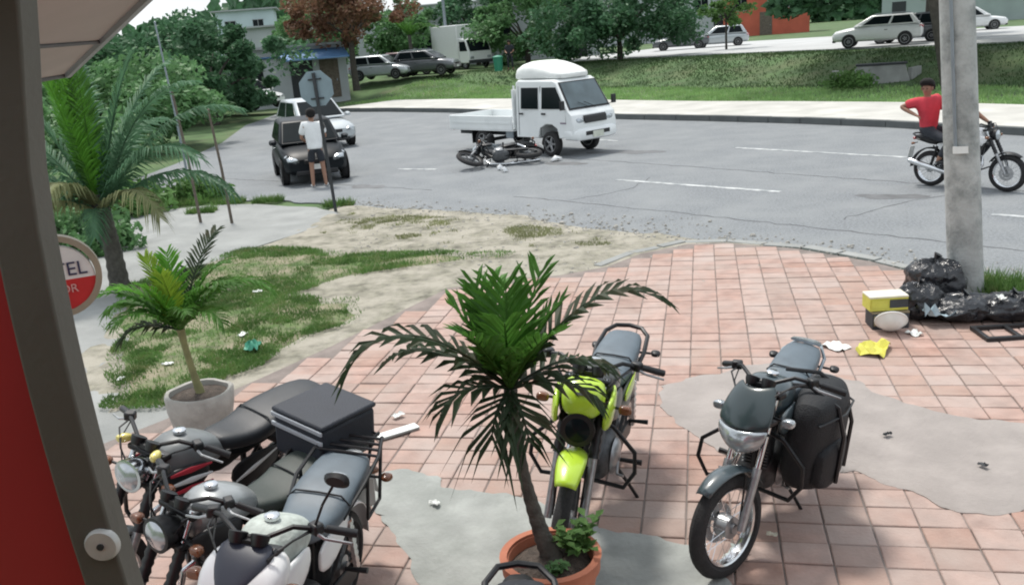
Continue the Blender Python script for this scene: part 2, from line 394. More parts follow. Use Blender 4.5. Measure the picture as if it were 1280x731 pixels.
for k, (P, w_) in enumerate(((((6.5, 10.4), (3.2, 14.2), (.2, 17.4)), .035), (((9.5, 12.6), (6.3, 16.6), (3.4, 20.2), (.4, 23.8)), .04), (((5.0, 13.2), (6.2, 14.0), (7.4, 14.4)), .025), (((-1.5, 19.0), (-4.0, 21.0), (-7.5, 23.8)), .035), (((1.2, 16.5), (2.4, 17.2), (3.0, 18.4)), .025))):
    sheet('road_crack', crack(P, w_, k), .0025, M_crack, road, thick=.002)
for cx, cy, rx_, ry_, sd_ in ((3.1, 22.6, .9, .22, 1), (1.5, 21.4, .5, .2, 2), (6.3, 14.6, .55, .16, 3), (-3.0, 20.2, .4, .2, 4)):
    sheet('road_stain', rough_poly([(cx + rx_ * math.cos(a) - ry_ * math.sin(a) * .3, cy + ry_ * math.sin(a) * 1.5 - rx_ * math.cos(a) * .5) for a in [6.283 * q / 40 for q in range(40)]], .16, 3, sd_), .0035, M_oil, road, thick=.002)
# far kerb stones, then the pale walk behind them
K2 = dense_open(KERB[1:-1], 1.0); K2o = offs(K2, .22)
fsw = sheet('sidewalk', offs(K2, .225) + list(reversed(offs(K2, 4.4))), .16, mat('far walk concrete', (.47, .465, .435), .9, var=.15, scale=.8, col2=(.38, .38, .35), thr=.58, soft=.12, scale2=.9), thick=.24)
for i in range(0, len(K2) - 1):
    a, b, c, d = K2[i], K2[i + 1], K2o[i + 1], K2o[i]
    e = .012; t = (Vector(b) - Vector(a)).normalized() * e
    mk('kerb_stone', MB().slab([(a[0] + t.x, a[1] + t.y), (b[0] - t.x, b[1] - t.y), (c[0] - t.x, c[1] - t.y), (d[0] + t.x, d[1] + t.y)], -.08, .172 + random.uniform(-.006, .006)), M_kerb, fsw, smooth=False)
# upper road on the embankment
sheet('upper_road', offs(dense_open(KERB[1:], 2), 22) + list(reversed(offs(dense_open(KERB[1:], 2), 44))), 1.03, M_asph2, thick=.2)
# left path and concrete pad
path = sheet('path', rough_poly(dense(smooth_poly([(-9.5, 17.8), (-6.6, 19.4), (-5.2, 18.95), (-3.3, 17.5), (-3.1, 16.6), (-3.96, 14.6), (-5.0, 13.0), (-4.5, 11.0), (-3.85, 8.6), (-2.9, 7.2), (-2.2, 5), (-1.8, 1.5), (-6, 1.5), (-9, 8)], 1), .3), .1, 1.3, 4), .012, M_conc)
dirtP = rough_poly(dense([(-3.3, 18.1), (-1.8, 17.15), (-.8, 16.45), (.35, 15.5), (1.1, 14.45), (1.9, 13.7), (2.8, 12.85), (3.8, 12.0), (2, 10.5), (-2, 8), (-4.6, 7), (-5.4, 12.6), (-4.1, 14.8)], .25), .12, 1.9, 1)
def bumpy(name, P, z, amp, sc, material, step=.12, kind='structure', rim=.05, rimw=.3):
    x0 = min(p[0] for p in P); x1 = max(p[0] for p in P); y0 = min(p[1] for p in P); y1 = max(p[1] for p in P)
    nx = int((x1 - x0) / step) + 1; ny = int((y1 - y0) / step) + 1; mb = MB(); idx = {}
    def V(i, j):
        if (i, j) not in idx:
            x = x0 + i * step; y = y0 + j * step
            dm = 1e9
            for (ax, ay), (bx, by) in zip(P, P[1:] + P[:1]):
                ex, ey = bx - ax, by - ay; tt = max(0, min(1, ((x - ax) * ex + (y - ay) * ey) / (ex * ex + ey * ey + 1e-9))); dm = min(dm, (x - ax - ex * tt) ** 2 + (y - ay - ey * tt) ** 2)
            if not inpoly(x, y, P): dm = 0
            idx[i, j] = len(mb.v); mb.v.append((x, y, z - rim * (1 - sstep(0, rimw, math.sqrt(dm))) + amp * (mnoise.noise((x * sc, y * sc, 0)) + .5 * mnoise.noise((x * sc * 2.7, y * sc * 2.7, 5)))))
        return idx[i, j]
    for i in range(nx):
        for j in range(ny):
            if inpoly(x0 + (i + .5) * step, y0 + (j + .5) * step, P): mb.f.append((V(i, j), V(i + 1, j), V(i + 1, j + 1), V(i, j + 1)))
    return tag(mk(name, mb, material), kind=kind)
bumpy('dirt_lot', dirtP, .014, .012, 1.6, M_dirt, .1, rim=.03)

# ------------------------------------------------------------------ tiled forecourt
PLAZA = [(-3.75, 6.6), (-3.1, 7.35), (-2.48, 8.2), (-1.91, 9.05), (-1.3, 10.1), (-.8, 10.95), (-.1, 11.15), (.63, 11.15), (1.27, 11.4), (1.79, 11.95), (2.5, 12.3), (3.0, 12.2), (3.8, 11.55), (4.4, 10.65), (4.75, 9.8), (5.5, 9.25), (7.0, 7.7), (8.5, 5.9), (7, 1.5), (-2, .8), (-3.2, 3)]
plaza = sheet('tiled_forecourt', PLAZA, .022, M_bed, thick=.12)
PA = rough_poly(dense(smooth_poly([(1.05, 7.1), (1.5, 7.35), (2.45, 7.62), (2.75, 6.95), (2.95, 6.5), (3.3, 6.1), (3.9, 5.8), (5.2, 5.2), (5.0, 4.5), (3.3, 4.95), (2.75, 4.72), (2.5, 4.9), (2.33, 5.32), (2.1, 5.48), (1.7, 5.55), (1.3, 5.95)], 2), .04), .075, 5, 1)
PB = rough_poly(dense(smooth_poly([(-1.25, 5.7), (-1.05, 6.0), (-.75, 5.98), (-.52, 5.62), (-.05, 5.52), (.2, 5.15), (.5, 4.95), (.95, 4.75), (1.1, 4.35), (.9, 3.2), (-.2, 3.1), (-.55, 4.3), (-.78, 4.85), (-.92, 5.3)], 2), .04), .075, 5, 6)
TA = R(90 - 12.5); tu = Vector((math.cos(TA), math.sin(TA))); tv = Vector((tu.y, -tu.x)); TW, TD = .272, .222
tiles = []
for i in range(-20, 80):
    for j in range(-50, 60):
        c = tu * (i * TD + 1.0) + tv * (j * TW)
        cor = [c + tu * a * TD * .5 + tv * b * TW * .5 for a, b in ((-1, -1), (1, -1), (1, 1), (-1, 1))]
        if c.y < 1.2 or not all(inpoly(q.x, q.y, PLAZA) for q in cor): continue
        if inpoly(c.x, c.y, PA) and all(inpoly(q.x, q.y, PA) for q in cor): continue
        if inpoly(c.x, c.y, PB) and all(inpoly(q.x, q.y, PB) for q in cor): continue
        v = Vector((c.x, c.y, .03)) - cam.location; dd = v.dot(fw)
        vis = dd > 0 and abs(v.dot(rt) / dd) < 640 / 1130 and abs(v.dot(upv) / dd) < 366 / 1130
        tiles.append((0 if vis else 1, v.length, c.x, c.y))
tiles.sort()
def tile_mesh(seed):
    rr = random.Random(seed); h = TW / 2 - .005; k_ = TD / 2 - .005; b = .006; bm_ = MB()
    o_ = [(-h, -k_), (h, -k_), (h, k_), (-h, k_)]; o_ = [(x + rr.uniform(-.002, .002), y + rr.uniform(-.002, .002)) for x, y in o_]
    i_ = [(x * (1 - b / h), y * (1 - b / h)) for x, y in o_]
    bm_.v = [(x, y, -.02) for x, y in o_] + [(x, y, .006) for x, y in o_] + [(x, y, .011) for x, y in i_]
    bm_.f = [(8, 9, 10, 11)] + [(a, (a + 1) % 4, (a + 1) % 4 + 4, a + 4) for a in range(4)] + [(a + 4, (a + 1) % 4 + 4, (a + 1) % 4 + 8, a + 8) for a in range(4)]
    return bm_
tmeshes = []
for k in range(12):
    o = mk('tile', tile_mesh(k), M_tiles[k % 6], plaza, smooth=False); tmeshes.append(o.data); bpy.data.objects.remove(o)
rest = MB(); rr = random.Random(3)
for n, (vis, d, x, y) in enumerate(tiles):
    M = Matrix.Translation((x, y, .022 + rr.uniform(-.005, .004))) @ Matrix.Rotation(TA - math.pi / 2 + rr.uniform(-.012, .012), 4, 'Z') @ Matrix.Rotation(rr.uniform(-.02, .02), 4, 'X') @ Matrix.Rotation(rr.uniform(-.018, .018), 4, 'Y')
    if n < 300:
        o = bpy.data.objects.new('tile', tmeshes[rr.randrange(12)]); COL.objects.link(o); o.parent = plaza; o.matrix_local = M
    else:
        t = tile_mesh(rr.randrange(12)); rest.add(t.v, t.f, M)
ro = mk('tile', rest, None, plaza, smooth=False); tag(ro, kind='stuff')
for m in M_tiles: ro.data.materials.append(m)
ro.data.polygons.foreach_set('material_index', [((i // 9) * 7919 >> 2) % 6 for i in range(len(ro.data.polygons))])
ed = dense_open([(1.2, 11.45), (1.75, 12.02), (2.5, 12.40), (3.03, 12.28), (3.87, 11.6), (4.47, 10.68), (4.82, 9.85), (5.55, 9.3), (7.05, 7.75), (8.55, 5.95)], .42); edo = offs(ed, -.17)
for i in range(len(ed) - 1):
    q = [ed[i], ed[i + 1], edo[i + 1], edo[i]]; cx = sum(p[0] for p in q) / 4; cy = sum(p[1] for p in q) / 4
    q = [(cx + (p[0] - cx) * .95 + rr.uniform(-.02, .02), cy + (p[1] - cy) * .95 + rr.uniform(-.02, .02)) for p in q]
    mk('edging_stone', MB().slab(q, -.06, .026 + rr.uniform(-.012, .012)), M_conc, plaza, smooth=False, bevel=.008)
def domed(P, z, material, name):
    cx = sum(p[0] for p in P) / len(P); cy = sum(p[1] for p in P) / len(P); mb = MB(); n = len(P)
    mb.v = [(p[0], p[1], .02) for p in P] + [(p[0], p[1], z - .006) for p in P] + [(cx + (p[0] - cx) * .96, cy + (p[1] - cy) * .96, z) for p in P]
    mb.f = [(a, (a + 1) % n, (a + 1) % n + n, a + n) for a in range(n)] + [(a + n, (a + 1) % n + n, (a + 1) % n + 2 * n, a + 2 * n) for a in range(n)] + [tuple(range(2 * n, 3 * n))]
    return mk(name, mb, material, plaza)
PA = rough_poly(dense(PA, .02), .03, 11, 3); PB = rough_poly(dense(PB, .02), .03, 11, 5)
domed(PA, .040, M_cement2, 'cement_patch'); domed(PB, .040, M_cement, 'cement_patch')

# ------------------------------------------------------------------ grass
def blades(name, P, n, h, wd, material, seed=1, zf=lambda x, y: .02, dens=None, kind='stuff', parent=None):
    g = np.random.default_rng(seed); x0 = min(p[0] for p in P); x1 = max(p[0] for p in P); y0 = min(p[1] for p in P); y1 = max(p[1] for p in P)
    V = []; F = []
    while len(F) < n:
        x = g.uniform(x0, x1); y = g.uniform(y0, y1)
        if not inpoly(x, y, P): continue
        if dens and g.random() > dens(x, y): continue
        a = g.uniform(0, math.pi * 2); hh = h * g.uniform(.4, 1.3); lx, ly = g.normal(0, .45, 2) * hh; ww = wd * g.uniform(.6, 1.4); z = zf(x, y) - .01
        dx, dy = math.cos(a) * ww / 2, math.sin(a) * ww / 2; k = len(V)
        V += [(x - dx, y - dy, z), (x + dx, y + dy, z), (x + lx, y + ly, z + hh)]; F.append((k, k + 1, k + 2))
    o = raw(name, V, F, material, parent); tag(o, kind=kind); return o
GP = [(-5.5, 12.3), (-4.7, 13.3), (-4.2, 14.2), (-3.3, 14.0), (-2.4, 13.4), (-1.61, 13.25), (-.7, 12.75), (.1, 12.55), (.0, 12.2), (-.8, 12.25), (-1.5, 12.2), (-2.2, 11.85), (-2.75, 11.3), (-2.4, 10.85), (-1.95, 10.75), (-1.75, 10.1), (-2.1, 9.5), (-2.5, 8.6), (-3.15, 7.6), (-3.7, 7.6), (-4.1, 8.6), (-4.5, 9.6), (-5.0, 10.9)]
bumpy('lawn', rough_poly(dense(GP, .2), .16, 2, 3), .045, .015, 1.2, M_turf, .09, rim=.06)
gd = lambda x, y: .10 + .90 * sstep(-.02, .30, mnoise.noise((x * 1.1, y * 1.1, 3.3)) + .12 + .5 * mnoise.noise((x * 3, y * 3, 1))) * (1 if y < 11 else .75)
blades('grass', rough_poly(dense(GP, .15), .2, 2, 3), 50000, .045, .012, M_grassb, 1, lambda x, y: .05, gd)
blades('grass', [(-2.9, 16.9), (-.2, 15.2), (1.3, 13.4), (1.5, 12.6), (-.2, 13.0), (-1.8, 14.2), (-3.2, 15.2)], 5200, .045, .014, M_frondbr, 5, lambda x, y: .02, lambda x, y: sstep(.05, .4, mnoise.noise((x * 1.1, y * 1.1, 8)) + .55 * mnoise.noise((x * 4, y * 4, 2))))
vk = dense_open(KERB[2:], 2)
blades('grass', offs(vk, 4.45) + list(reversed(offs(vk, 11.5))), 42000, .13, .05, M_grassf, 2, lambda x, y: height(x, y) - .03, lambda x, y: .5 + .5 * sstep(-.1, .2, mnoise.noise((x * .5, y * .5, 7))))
blades('grass', offs(vk, 11) + list(reversed(offs(vk, 21.5))), 40000, .10, .055, M_grassk_shade, 3, lambda x, y: height(x, y) - .03, lambda x, y: .35 + .65 * sstep(-.15, .2, mnoise.noise((x * .4, y * .4, 9))))  # bank band in the darker blades that carry painted tree shade
for i, (x, y, r_) in enumerate(((-6.9, 19.6, .45), (-5.9, 19.3, .35), (-5.0, 19.1, .32), (-3.3, 17.9, .3), (-6.2, 18.4, .3))):
    blades('grass', [(x - r_, y - .15), (x + r_, y - .2), (x + r_, y + .15), (x - r_, y + .2)], 500, .14, .02, M_grassb, 20 + i, lambda x, y: .02)

# ------------------------------------------------------------------ street things near the forecourt
def bent(z0, z1, x, y, k, n=14):   # gently bowed upright
    return [(x + k * math.sin(math.pi * (z - z0) / (z1 - z0)), y, z) for z in [z0 + (z1 - z0) * i / n for i in range(n + 1)]]
gp = thing('door_post', (-.833, 1.62, .0), 0, 'brown grey steel door post with a round pale lock plate', 'door post')
mb = MB(); pts = [(x + .03 * sstep(2.75, 3.2, z), y, z) for x, y, z in bent(1.80, 3.25, 0, 0, -.040)]; pts = [(0, 0, .03)] + pts
rings = [[(p[0] + a, p[1] + b, p[2]) for a, b in ((-.043, -.03), (.040, -.03), (.040, .04), (-.043, .04))] for p in pts]
mk('upright', mb.loft(rings), M_post, gp, bevel=.006)
Mr = Matrix.Translation((-.006, -.031, 2.105)) @ Matrix.Rotation(R(90), 4, 'X')
mk('lock_plate', MB().lathe([(.0, .010), (.030, .010), (.034, .004), (.034, -.004)], 28, Mr), M_plate, gp)
mk('keyhole', MB().lathe([(.0, .013), (.007, .013), (.007, .0)], 14, Mr), M_dkst, gp)
rw = thing('wall_panel', (-1.426, 1.66, 0), 0, 'plain red painted metal wall panel beside the door post', 'wall panel')
pts = [(x + .03 * sstep(2.75, 3.2, z), y, z) for x, y, z in bent(1.80, 3.25, 0, 0, -.040)]; pts = [(0, 0, .03)] + pts
mb = MB().loft([[(p[0] + a, p[1] + b, p[2]) for a, b in ((-.9, -.02), (.548, -.02), (.548, .03), (-.9, .03))] for p in pts])
mk('sheet', mb, M_red, rw, bevel=.004)
mk('edge_seam', MB().loft([[(p[0] + a, p[1] + b, p[2]) for a, b in ((.538, -.03), (.5495, -.03), (.5495, -.021), (.538, -.021))] for p in pts]), M_dkst, rw)

def ray(px, py): return fw + rt * (px - 640) / 1130 + upv * (365.5 - py) / 1130
def P3(x, y, z): return Vector((x, y, z))
aw = thing('awning', (-2.6, 3.6, 3.1), 0, 'grey panelled awning with dark seams above the doorway', 'awning')
# corner points in metres: outer low corner, upper corner towards the camera, left low corner
Cw = Vector((-2.29, 5.0, 2.98)); Ew = Vector((-1.01, 3.2, 3.32)); Lw = Vector((-2.22, 4.2, 2.96))
Lw = Cw + (Lw - Cw) * 2.6
inv = Matrix.Translation((2.6, -3.6, -3.1))
def awp(u, v): return inv @ (Cw + (Lw - Cw) * u + (Ew - Cw) * v)
aq = [awp(0, 0), awp(1, 0), awp(1, 1.3), awp(0, 1.3)]
nrm = (aq[1] - aq[0]).cross(aq[3] - aq[0]).normalized()
if nrm.z < 0: nrm = -nrm
for v0, v1 in ((0.0, .40), (.405, .86), (.865, 1.3)):
    q = [awp(0, v0), awp(1, v0), awp(1, v1), awp(0, v1)]
    mk('ceiling_panel', MB().loft([q, [p + nrm * .03 for p in q]]), M_awn, aw, smooth=False)
for v0 in (.4025, .8625):
    mk('seam', MB().tube([awp(.0, v0) - nrm * .002, awp(1, v0) - nrm * .002], .012, 6), M_awnd, aw)
e = (awp(0, 0) - awp(1, 0)).normalized()
q0 = [awp(0, 0), awp(0, 1.3)]
mk('fascia', MB().loft([[p - nrm * .02, p - nrm * .02 + e * .07, p + nrm * .10 + e * .07, p + nrm * .10] for p in q0]), M_awnf, aw, smooth=False)
ev = (awp(0, 0) - awp(0, 1)).normalized()
mk('edge_bar', MB().tube([awp(-.05, 0) + ev * .012, awp(1, 0) + ev * .012], .016, 8), M_awnd, aw)

rf = MB().box((0, -1.0, 3.5), (7, 3.0, .14)); tag(mk('shade_roof', rf, M_awn, smooth=False), kind='structure')  # unseen roof over the camera, added to shade the post and red panel
bw = MB().box((0, -1.6, 1.7), (7, .2, 3.45)); tag(mk('shade_wall', bw, M_red, smooth=False), kind='structure')  # unseen wall behind the camera, added with the roof for shade
def text(body, size, parent, M, material, name='lettering', ext=.004):
    cu = bpy.data.curves.new('t', 'FONT'); cu.body = body; cu.size = size; cu.extrude = ext; cu.align_x = 'CENTER'; cu.align_y = 'CENTER'
    t = bpy.data.objects.new('t', cu); COL.objects.link(t); bpy.context.view_layer.update()
    me = bpy.data.meshes.new_from_object(t.evaluated_get(bpy.context.evaluated_depsgraph_get()))
    bpy.data.objects.remove(t); me.transform(M); me.materials.clear(); me.materials.append(material); me.name = name
    o = bpy.data.objects.new(name, me); COL.objects.link(o); o.parent = parent; return o
rs = thing('round_sign', (-2.10, 4.1, 2.09), R(24), 'round white and red hanging sign half hidden behind the door post', 'sign')
Mf = Matrix.Rotation(R(90), 4, 'X')
rad = .165
mk('rim', MB().ring([(rad, -.03), (rad + .028, -.03), (rad + .028, .03), (rad, .03)], 40, Mf), mat('sign rim', (.30, .27, .20), .6), rs)
def halfdisc(sg, r, y):
    pts = [(r * math.cos(a), r * math.sin(a) * sg) for a in [math.pi * k / 20 for k in range(21)]]
    return MB().prism([(x, z - .02) for x, z in pts], -y, y)
mk('upper_face', halfdisc(1, rad * .985, .02), M_paper, rs, smooth=False); mk('lower_face', halfdisc(-1, rad * .985, .021), mat('sign red', (.50, .03, .03), .5), rs, smooth=False)
text('TEL', .09, rs, Matrix.Translation((.062, -.021, .025)) @ Mf, mat('navy ink', (.03, .04, .09), .5))
text('OR', .055, rs, Matrix.Translation((.042, -.022, -.065)) @ Mf, mat('pale pink ink', (.6, .35, .33), .5))
mk('hanger', MB().tube([(-.05, 0, rad + .01), (-.05, 0, .80)], .011, 8), M_dkst, rs)

# utility pole
up_ = thing('utility_pole', (4.74, 9.0, 0.02), 0, 'thick grey concrete utility pole standing beside the rubbish bags', 'utility pole')
mk('shaft', MB().lathe([(.172, -.2), (.170, .3), (.165, 1.5), (.157, 3), (.145, 6), (.13, 9)], 28), M_cpole, up_)
mk('conduit', MB().tube([(-.13, -.14, 1.6), (-.125, -.135, 2.4), (-.12, -.13, 9)], .016, 8), M_gal, up_)
mk('paper_notice', MB().prism([(-.17, 1.56), (-.02, 1.54), (-.02, 1.61), (-.17, 1.63)], -.176, -.168), M_paper, up_, smooth=False)
up_.rotation_euler = (0, R(-5.2), 0)
blades('grass', [(4.75, 8.8), (5.3, 8.6), (5.6, 8.95), (5.2, 9.35), (4.8, 9.3)], 1800, .20, .022, M_grassb, 31, lambda x, y: .02)

# stop sign seen from behind
ss = thing('stop_sign', (-3.26, 17.25, 0), R(-8), 'grey back of an octagonal road sign on a thin dark post', 'road sign')
mk('post', MB().tube([(0, 0, -.1), (0, 0, 2.62)], .033, 8), M_dkst, ss)
oc = [(.345 * math.cos(R(22.5 + 45 * k)), 2.33 + .345 * math.sin(R(22.5 + 45 * k))) for k in range(8)]
mk('sign_plate', MB().prism(oc, .036, .042), M_galb, ss, smooth=False)
for z in (2.15, 2.5): mk('bracket', MB().box((0, .02, z), (.25, .03, .03)), M_dkst, ss)
ss.rotation_euler = (0, R(-2.0), R(-8))

# posts on the left of the road
for i, (x, y, h, lx, lb) in enumerate(((-5.15, 16.85, 2.1, -.10, 'dark thin wooden stake nearest the concrete pad'), (-5.85, 17.2, 2.5, -.12, 'dark thin wooden stake further from the concrete pad'), (-7.6, 22.0, 3.9, -.15, 'tall thin pale pole in front of the dense trees'))):
    o = thing('stake', (x, y, 0), 0, lb, 'post', None)
    mk('pole', MB().tube([(0, 0, -.1), (lx * .4, .02, h * .5), (lx, 0, h)], [.03, .026, .02], 7), M_wood if i < 2 else M_gal, o)
    mk('cap', MB().lathe([(.026, 0), (.026, .03), (.0, .045)], 8, Matrix.Translation((lx, 0, h))), M_wood if i < 2 else M_gal, o)

# ------------------------------------------------------------------ palms and plants
def frond(name, parent, base, az, elev, length, leaf, material, droop=1.6, n=34, seed=0, wl=.022, stem=.09, fold=.5, hang=.5, mat_r=None, rr0=.012, tipdroop=None):
    rg = random.Random(seed); p = Vector(base); d = Vector((math.cos(az) * math.cos(elev), math.sin(az) * math.cos(elev), math.sin(elev)))
    K = 18; pts = [p.copy()]; st = length / K
    for k in range(K):
        g = droop * (k / K) ** 1.2 / K * 1.6
        d = (d + Vector((0, 0, -g))).normalized(); p = p + d * st; pts.append(p.copy())
    mb = MB(); mb.tube(pts, [rr0 * (1 - .85 * k / K) + .0015 for k in range(K + 1)], 5)
    for i in range(n):
        t = stem + (1 - stem) * (i + .5) / n; f = t * K; k = min(int(f), K - 1); q = pts[k].lerp(pts[k + 1], f - k); tg = (pts[k + 1] - pts[k]).normalized()
        side = tg.cross(Vector((0, 0, 1)))
        side = side.normalized() if side.length > .05 else Vector((-math.sin(az), math.cos(az), 0))
        upn = side.cross(tg).normalized()
        L = leaf * (math.sin(math.pi * min(1, (.12 + .80 * t))) ** .55) * rg.uniform(.82, 1.1)
        for s_ in (-1, 1):
            fa = .55 + .55 * t + rg.uniform(-.12, .12)
            dr = (side * s_ * math.cos(fold) + upn * math.sin(fold) * rg.uniform(.5, 1.2)) * math.cos(fa * .8) + tg * math.sin(fa)
            dr = dr.normalized(); m1 = q + dr * L * .5 + Vector((0, 0, -hang * L * .10)); e1 = q + dr * L * .88 + Vector((0, 0, -hang * L * rg.uniform(.35, .6)))
            wv = tg * wl * rg.uniform(.7, 1.2); up2 = dr.cross(tg).normalized() * wl * .25
            b = len(mb.v)
            mb.v += [tuple(q - wv * .35), tuple(q + wv * .35), tuple(m1 + wv * .5), tuple(m1 + up2), tuple(m1 - wv * .5), tuple(e1)]
            mb.f += [(b, b + 1, b + 2, b + 3), (b, b + 3, b + 4), (b + 3, b + 2, b + 5), (b + 4, b + 3, b + 5)]
    return mk(name, mb, material, parent, smooth=False)
def trunk(parent, pts, rads, material=M_trunkp, rings=0, n=12):
    P = [Vector(p) for p in pts]; Q = []; Rr = []; m = max(8, rings * 2)
    for i in range(m + 1):
        t = i / m * (len(P) - 1); k = min(int(t), len(P) - 2); f = t - k
        a = P[max(0, k - 1)]; b = P[k]; c = P[k + 1]; d = P[min(len(P) - 1, k + 2)]
        q = .5 * ((2 * b) + (c - a) * f + (2 * a - 5 * b + 4 * c - d) * f * f + (3 * b - a - 3 * c + d) * f ** 3)
        Q.append(q); r = rads[k] * (1 - f) + rads[k + 1] * f; Rr.append(r * (1.06 if i % 2 else .96) if rings else r)
    return mk('trunk', MB().tube(Q, Rr, n), material, parent)

# palm in the terracotta pot, front centre
PT = (.09, 4.05, .03)
tp = thing('terracotta_pot', PT, 0, 'round terracotta pot full of soil in front of the lime motorcycle', 'plant pot')
mk('bowl', MB().lathe([(.15, 0), (.19, .12), (.225, .30), (.228, .36), (.25, .362), (.252, .42), (.235, .425), (.215, .42), (.205, .34), (.0, .34)], 36), M_pot, tp)
mk('rim_lip', MB().ring([(.222, .418), (.256, .418), (.260, .437), (.222, .437)], 36), M_pot, tp)
sb = MB().lathe([(.212, .37), (.15, .40), (.07, .415), (.0, .42)], 26); sb.v = [(x, y, z + .012 * mnoise.noise((x * 25, y * 25, 0))) for x, y, z in sb.v]
mk('soil', sb, M_soil, tp)
pp = thing('potted_palm', (PT[0], PT[1], .42), 0, 'young palm with a slender curved trunk growing from the terracotta pot', 'palm tree')
trunk(pp, [(.02, .02, -.02), (-.035, .04, .14), (-.095, .07, .42), (-.125, .085, .70), (-.135, .095, .92)], [.062, .043, .030, .028, .034], rings=20)
cb = (-.135, .095, .92)
specs = [  # azimuth deg, elevation deg, length, leaf, droop, material, leaflets, hang
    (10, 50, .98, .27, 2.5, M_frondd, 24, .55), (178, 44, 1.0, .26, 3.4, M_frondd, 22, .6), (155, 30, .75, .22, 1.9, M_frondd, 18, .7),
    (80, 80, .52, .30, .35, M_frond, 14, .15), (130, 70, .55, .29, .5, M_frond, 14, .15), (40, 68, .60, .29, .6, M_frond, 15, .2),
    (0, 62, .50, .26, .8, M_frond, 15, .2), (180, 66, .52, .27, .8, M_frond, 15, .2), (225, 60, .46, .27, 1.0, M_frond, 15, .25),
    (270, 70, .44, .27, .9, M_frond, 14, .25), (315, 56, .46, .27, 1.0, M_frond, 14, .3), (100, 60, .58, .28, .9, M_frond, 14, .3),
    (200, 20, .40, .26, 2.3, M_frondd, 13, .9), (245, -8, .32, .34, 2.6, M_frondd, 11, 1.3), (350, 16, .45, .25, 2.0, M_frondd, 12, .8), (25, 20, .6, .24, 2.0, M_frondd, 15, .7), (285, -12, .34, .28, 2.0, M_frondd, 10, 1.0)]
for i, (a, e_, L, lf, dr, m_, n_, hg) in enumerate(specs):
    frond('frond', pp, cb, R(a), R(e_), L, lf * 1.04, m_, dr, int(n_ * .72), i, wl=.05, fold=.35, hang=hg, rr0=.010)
def herb(name, loc, label, n, h, lf, material, seed, cat='plant'):
    t = thing(name, loc, 0, label, cat); rg = random.Random(seed); st = MB(); lv = MB()
    for i in range(n):
        a = rg.uniform(0, 6.28); r_ = rg.uniform(.2, 1) * h * .8; tip = Vector((math.cos(a) * r_, math.sin(a) * r_, h * rg.uniform(.5, 1)))
        st.tube([(0, 0, -.02), tuple(tip * .5 + Vector((0, 0, h * .1))), tuple(tip)], .003, 4)
        for j in range(5):
            q = tip * rg.uniform(.4, 1.05); b = rg.uniform(0, 6.28); d = Vector((math.cos(b), math.sin(b), rg.uniform(-.2, .5))).normalized() * lf * rg.uniform(.6, 1.2); s_ = d.cross(Vector((0, 0, 1))).normalized() * lf * .32
            k = len(lv.v); lv.v += [tuple(q), tuple(q + d * .5 + s_ + Vector((0, 0, .01))), tuple(q + d), tuple(q + d * .5 - s_ + Vector((0, 0, .01))), tuple(q + d * .5 - Vector((0, 0, .006)))]
            lv.f += [(k, k + 1, k + 4), (k + 1, k + 2, k + 4), (k + 2, k + 3, k + 4), (k + 3, k, k + 4)]
    mk('stems', st, material, t); mk('leaves', lv, material, t, smooth=False); return t
herb('leafy_plant', (PT[0] + .13, PT[1] + .05, .42), 'small leafy green plant growing at the right edge of the terracotta pot', 26, .17, .07, M_leafC, 4)
herb('leafy_plant', (PT[0] + .02, PT[1] - .12, .41), 'low dull green sprig at the front of the terracotta pot', 10, .09, .05, M_leafB, 5)

# palm in the cement pot, left of the forecourt
P2 = (-2.62, 6.95, .035)
cp = thing('cement_pot', P2, 0, 'rough pale cement pot at the edge of the lawn', 'plant pot')
mb = MB().lathe([(.19, 0), (.235, .1), (.265, .25), (.275, .36), (.262, .38), (.235, .375), (.23, .30), (0, .30)], 28)
mb.v = [(x * (1 + .05 * mnoise.noise((x * 5, y * 5, z * 5))), y * (1 + .05 * mnoise.noise((x * 5, y * 5, z * 5 + 3))), z + .015 * mnoise.noise((x * 6, y * 6, z * 6))) for x, y, z in mb.v]
mk('bowl', mb, M_potg, cp)
sb = MB().lathe([(.235, .335), (.12, .36), (.0, .365)], 22); mk('soil', sb, M_soil, cp)
p2 = thing('potted_palm', (P2[0], P2[1], .38), 0, 'yellow green young palm growing from the cement pot', 'palm tree')
trunk(p2, [(.02, 0, -.02), (-.02, .01, .2), (-.05, .02, .42), (-.06, .02, .56)], [.04, .028, .026, .034], mat('young palm stem', (.20, .20, .09), .8, var=.3), rings=10)
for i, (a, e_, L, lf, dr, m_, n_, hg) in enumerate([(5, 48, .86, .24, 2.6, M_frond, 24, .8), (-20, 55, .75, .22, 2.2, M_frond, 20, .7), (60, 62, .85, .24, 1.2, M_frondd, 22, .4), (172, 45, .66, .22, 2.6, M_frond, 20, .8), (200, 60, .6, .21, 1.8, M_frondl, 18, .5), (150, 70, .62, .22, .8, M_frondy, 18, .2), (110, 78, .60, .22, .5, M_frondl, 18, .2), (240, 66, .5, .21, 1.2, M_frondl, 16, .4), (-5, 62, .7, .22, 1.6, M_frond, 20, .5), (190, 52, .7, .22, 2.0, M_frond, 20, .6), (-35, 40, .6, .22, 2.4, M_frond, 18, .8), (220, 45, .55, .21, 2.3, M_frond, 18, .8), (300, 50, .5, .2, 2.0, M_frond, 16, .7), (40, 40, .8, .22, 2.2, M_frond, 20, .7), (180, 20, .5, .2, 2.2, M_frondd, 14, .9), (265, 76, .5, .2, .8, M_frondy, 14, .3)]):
    frond('frond', p2, (-.06, .02, .55), R(a), R(e_), L * 1.06, lf * 1.1, m_, dr, n_ + 5, 40 + i, wl=.032, fold=.4, hang=hg, rr0=.009)

